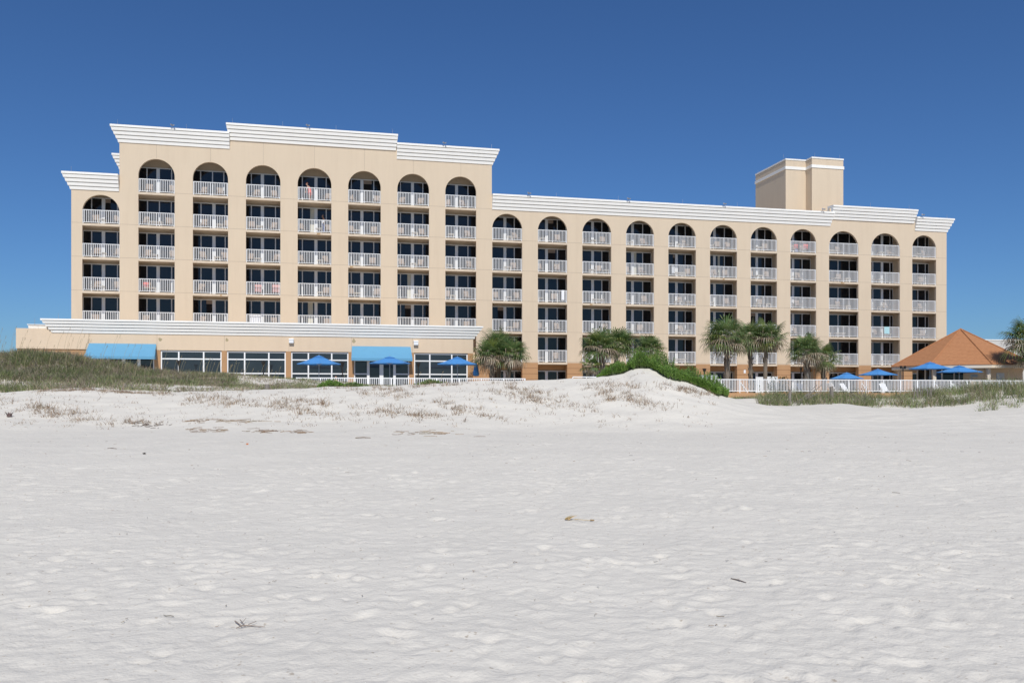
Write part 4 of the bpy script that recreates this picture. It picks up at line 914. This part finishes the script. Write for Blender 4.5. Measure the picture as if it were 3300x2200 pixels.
def fcloth(i,row,f,w_,z0,z1,m,name,lab,n=N0+.02,cat='towel'):
    k=ntop(i)-row; a,b_=SC[i]; s=a+(b_-a)*f; mb=MB(); nn=6
    for q in range(nn):
        s0=s-w_/2+w_*q/nn; s1=s0+w_/nn; d=.012*math.sin(q*2.1+i); mb.fbox(s0,s1,n+d,n+d+.02,SL[k]+z0+.02*math.sin(q),SL[k]+z1)
    tag(mb.build(name,M[m]),lab,cat)
fcloth(9,2,.86,.28,.25,1.21,'towel','towel','white towel hung over the railing, tenth column third balcony down')
fcloth(17,3,.55,.62,.45,1.2,'aqua','towel','pale aqua towel on the railing, eighteenth column fourth balcony down')
fcloth(3,4,.26,.95,.35,1.12,'towel','towel','wide white towel behind the railing, fourth column lowest visible balcony',N0+.25)
fcloth(12,1,.2,.3,.35,1.1,'towel','towel','white towel behind the railing, thirteenth column second balcony down',N0+.2)
fcloth(3,3,.34,.62,.35,1.0,'pink','towel','pink patterned towel on the left chair, fourth column fourth balcony down',N0+.5)
fcloth(3,3,.86,.62,.35,1.05,'pink','towel','pink patterned towel on the right chair, fourth column fourth balcony down',N0+.5)
fcloth(1,3,.17,.42,.55,.95,'red','towel','red cloth over the chair, second column fourth balcony down',N0+.55)
fcloth(15,0,.33,.45,.55,.95,'red','towel','red cloth over the left chair, sixteenth column top arched balcony',N0+.5)
fcloth(15,0,.70,.5,.55,1.0,'red','towel','red cloth over the right chair, sixteenth column top arched balcony',N0+.5)
fcloth(15,0,.32,.3,.12,.42,'jean','towel','blue cloth low under the red one, sixteenth column top arched balcony',N0+.45)
# ================= PEOPLE =================
def person(lab,loc,joints,edges,rad,skin,cloth,hairm,head,face,rz,sc=1.0,hands=()):
    e=empty('person',loc,rz); tag(e,lab,'person')
    me=bpy.data.meshes.new('body'); me.from_pydata(joints,edges,[]); o=bpy.data.objects.new('body',me); C.objects.link(o); o.parent=e
    m=o.modifiers.new('skin','SKIN'); 
    for i,r in enumerate(rad): me.skin_vertices[0].data[i].radius=(r,r) 
    me.skin_vertices[0].data[0].use_root=True
    me.materials.append(skin); ss=o.modifiers.new('sub','SUBSURF'); ss.levels=2; ss.render_levels=2
    h=Vector(head); f=Vector(face).normalized(); mb=MB(); up=Vector((0,0,1)); sd=f.cross(up).normalized()
    mb.lathe(h,[(.02,-.12),(.055,-.11),(.078,-.05),(.088,.02),(.075,.085),(.04,.115),(.005,.122)],14)
    mb.bar(h+f*.075+Vector((0,0,-.02)),h+f*.11+Vector((0,0,-.035)),.014,.012,6); 
    for s_ in (-1,1): mb.bar(h+sd*.085*s_,h+sd*.10*s_,.022,.018,6)
    hd=mb.build('head',skin,e,smooth=True) if False else None
    mb.v=[tuple(v) for v in mb.v]; me2=bpy.data.meshes.new('head'); me2.from_pydata(mb.v,[],mb.f); me2.materials.append(skin); ho=bpy.data.objects.new('head',me2); C.objects.link(ho); ho.parent=e
    ft=MB(); 
    for s_ in (-1,1): ft.bar(h+f*.070+sd*.03*s_+Vector((0,0,.01)),h+f*.086+sd*.03*s_+Vector((0,0,.01)),.012,.008,6)
    ft.bar(h+f*.078+sd*.025-Vector((0,0,.065)),h+f*.078-sd*.025-Vector((0,0,.065)),.006,.006,5)
    hm=MB(); b=h-f*.02+Vector((0,0,.02)); hm.lathe(b,[(.088,-.04),(.100,.02),(.085,.09),(.045,.125),(.002,.132)],14)
    for q,(nm_,mm) in ((ft,('face_features',hairm)),(hm,('hair',hairm))):
        m3=bpy.data.meshes.new(nm_); m3.from_pydata([tuple(v) for v in q.v],[],q.f); m3.materials.append(mm); oo=bpy.data.objects.new(nm_,m3); C.objects.link(oo); oo.parent=e
    for nm_,js,es,rs,mm in cloth:
        m3=bpy.data.meshes.new(nm_); m3.from_pydata(js,es,[]); oo=bpy.data.objects.new(nm_,m3); C.objects.link(oo); oo.parent=e; m3.materials.append(mm)
        oo.modifiers.new('skin','SKIN')
        for i,r in enumerate(rs): m3.skin_vertices[0].data[i].radius=(r[0],r[1]) if isinstance(r,tuple) else (r,r)
        m3.skin_vertices[0].data[0].use_root=True; q=oo.modifiers.new('sub','SUBSURF'); q.levels=2; q.render_levels=2
    for p,d in hands:
        p=Vector(p); d=Vector(d).normalized(); s_=d.cross(Vector((0,1,0))).normalized(); hmB=MB(); hmB.bar(p,p+d*.08,.028,.036,6)
        for q in range(4): a=p+d*.075+s_*(-.03+.02*q); L=(.06,.075,.07,.055)[q]; hmB.bar(a,a+d*L*.55+Vector((0,-.01,0)),.009,.009,5); hmB.bar(a+d*L*.55+Vector((0,-.01,0)),a+d*L+Vector((0,-.03,0)),.009,.007,5)
        hmB.bar(p+d*.03+s_*.03,p+d*.07+s_*.06,.011,.008,5)
        m3=bpy.data.meshes.new('hand'); m3.from_pydata([tuple(v) for v in hmB.v],[],hmB.f); m3.materials.append(skin); oo=bpy.data.objects.new('hand',m3); C.objects.link(oo); oo.parent=e
# woman in coral dress bending towards the left (local x along the facade, y into the building)
a,b_=SC[4]; P1=W(a+(b_-a)*.36,N0+.62,SL[5])
J=[(0,0,.92),(0,0,1.10),(-.10,-.02,1.32),(-.17,-.03,1.44),(-.22,-.04,1.50),
 (-.04,.12,1.40),(-.14,.14,1.16),(-.24,.08,.95),(-.20,-.14,1.40),(-.28,-.16,1.14),(-.38,-.12,.92),
 (.0,.09,.88),(.03,.10,.50),(.10,.10,.10),(.02,.10,.03),(.0,-.09,.88),(-.06,-.10,.48),(-.02,-.08,.08),(-.12,-.09,.03)]
E=[(0,1),(1,2),(2,3),(3,4),(2,5),(5,6),(6,7),(2,8),(8,9),(9,10),(0,11),(11,12),(12,13),(13,14),(0,15),(15,16),(16,17),(17,18)]
Rr=[.13,.11,.13,.05,.045,.05,.04,.03,.05,.04,.03,.09,.06,.04,.035,.09,.06,.04,.035]
coral=mat('coral_dress',(.80,.16,.13),.85)
person('person in a coral red dress bending over on the top balcony, fifth column',P1,J,E,Rr,M['skinL'],[('dress',[(.03,0,.52),(.01,0,.92),(-.02,0,1.10),(-.11,-.02,1.34)],[(0,1),(1,2),(2,3)],[(.22,.22),(.19,.18),(.15,.14),(.17,.15)],coral)],mat('brown_hair',(.16,.05,.025),.7),(-.27,-.05,1.60),(-1,-.2,-.5),TH,hands=[((-.24,.08,.95),(-.2,0,-1)),((-.38,-.12,.92),(-.2,0,-1))])
P2=W(a+(b_-a)*.76,N0+.62,SL[4])
J=[(0,0,.92),(.01,0,1.12),(.0,0,1.36),(-.02,0,1.48),(-.04,0,1.53),
 (.02,.17,1.40),(.05,.20,1.15),(-.06,.16,.98),(.06,-.17,1.40),(.12,-.20,1.15),(.02,-.24,.98),
 (0,.09,.88),(0,.10,.48),(.03,.10,.08),(-.10,.10,.03),(0,-.09,.88),(.02,-.10,.48),(.03,-.10,.08),(-.10,-.10,.03)]
person('person in white tank top and blue trousers standing on the second balcony down, fifth column',P2,J,E,Rr,M['skinD'],[('tank_top',[(0,0,.90),(.01,0,1.12),(.0,0,1.38)],[(0,1),(1,2)],[(.15,.16),(.135,.14),(.16,.15)],M['shirt']),('trousers',[(0,0,.93),(0,.09,.86),(0,.10,.48),(.03,.10,.12),(0,-.09,.86),(.02,-.10,.48),(.03,-.10,.12)],[(0,1),(1,2),(2,3),(0,4),(4,5),(5,6)],[.15,.115,.085,.07,.115,.085,.07],M['jean'])],M['hair'],(-.06,0,1.64),(-1,-.3,-.2),TH,hands=[((-.06,.16,.98),(-.3,0,-1)),((.02,-.24,.98),(-.3,0,-1))])
D=depth(1083,62.5); P3=Vector(((1083-CX)/F*D,D,EYE-.05))
J=[(0,0,.50),(0,.02,.75),(0,.02,1.02),(0,.0,1.13),(0,-.01,1.18),
 (.19,.02,1.05),(.24,-.04,.80),(.16,-.26,.74),(-.19,.02,1.05),(-.24,-.04,.80),(-.16,-.26,.74),
 (.10,0,.50),(.12,-.42,.50),(.12,-.42,.10),(.12,-.54,.03),(-.10,0,.50),(-.12,-.42,.50),(-.12,-.42,.10),(-.12,-.54,.03)]
person('person in dark maroon top seated in front of the restaurant window',P3,J,E,Rr,M['skinL'],[('shirt',[(0,0,.48),(0,.02,.75),(0,.02,1.04)],[(0,1),(1,2)],[(.17,.15),(.16,.13),(.19,.14)],M['maroon'])],M['hair'],(0,-.02,1.29),(0,-1,0),0,hands=[((.16,-.26,.74),(-.1,-1,0)),((-.16,-.26,.74),(.1,-1,0))])
D2=Vector((P3.x,P3.y+.02,P3.z)); e=empty('terrace_chair',D2); tag(e,'dark terrace chair under the seated person by the window','chair')
mb=MB(); x0,y0,z0=D2; mb.box(x0-.25,x0+.25,y0-.25,y0+.22,z0+.38,z0+.42); mb.build('seat',M['bronze'],e); mb=MB(); mb.box(x0-.25,x0+.25,y0+.22,y0+.26,z0+.42,z0+.9); mb.build('backrest',M['bronze'],e)
for sx_ in (-.24,.2):
    for sy in (-.24,.18): mb=MB(); mb.box(x0+sx_,x0+sx_+.04,y0+sy,y0+sy+.04,z0,z0+.38); mb.build('leg',M['bronze'],e)
# ================= CAMERA, LIGHT, SKY =================
cam=bpy.data.cameras.new('camera'); co=bpy.data.objects.new('camera',cam); C.objects.link(co); co.location=(0,0,EYE); co.rotation_euler=(math.pi/2,0,0)
cam.sensor_width=36; cam.lens=36*F/3300; cam.shift_y=(HY-1100)/3300; cam.clip_end=6000; cam.clip_start=.1; scene.camera=co
EL=math.radians(46); AZ=math.radians(174.5)          # compass direction the sun stands in, from +Y clockwise
sd=Vector((math.sin(AZ)*math.cos(EL),math.cos(AZ)*math.cos(EL),math.sin(EL)))
L=bpy.data.lights.new('sun','SUN'); L.energy=3.7; L.angle=math.radians(.53); L.color=(1,.965,.90); lo=bpy.data.objects.new('sun',L); C.objects.link(lo); lo.rotation_euler=(-sd).to_track_quat('-Z','Y').to_euler(); lo.location=(0,-20,40)
w=bpy.data.worlds.new('World'); scene.world=w; w.use_nodes=True; nt=w.node_tree; bg=nt.nodes['Background']; sk=nt.nodes.new('ShaderNodeTexSky'); sk.sky_type='NISHITA'; sk.sun_disc=False; sk.sun_elevation=EL; sk.sun_rotation=AZ
sk.air_density=1.0; sk.dust_density=0.3; sk.ozone_density=3.5; sk.altitude=0
tn=nt.nodes.new('ShaderNodeMix'); tn.data_type='RGBA'; tn.blend_type='MULTIPLY'; tn.inputs[0].default_value=1; tn.inputs[7].default_value=(.42,.655,.955,1)
nt.links.new(sk.outputs[0],tn.inputs[6]); nt.links.new(tn.outputs[2],bg.inputs[0]); bg.inputs[1].default_value=.088
scene.view_settings.view_transform='Standard'; scene.view_settings.look='None'; scene.view_settings.exposure=0; scene.view_settings.gamma=1
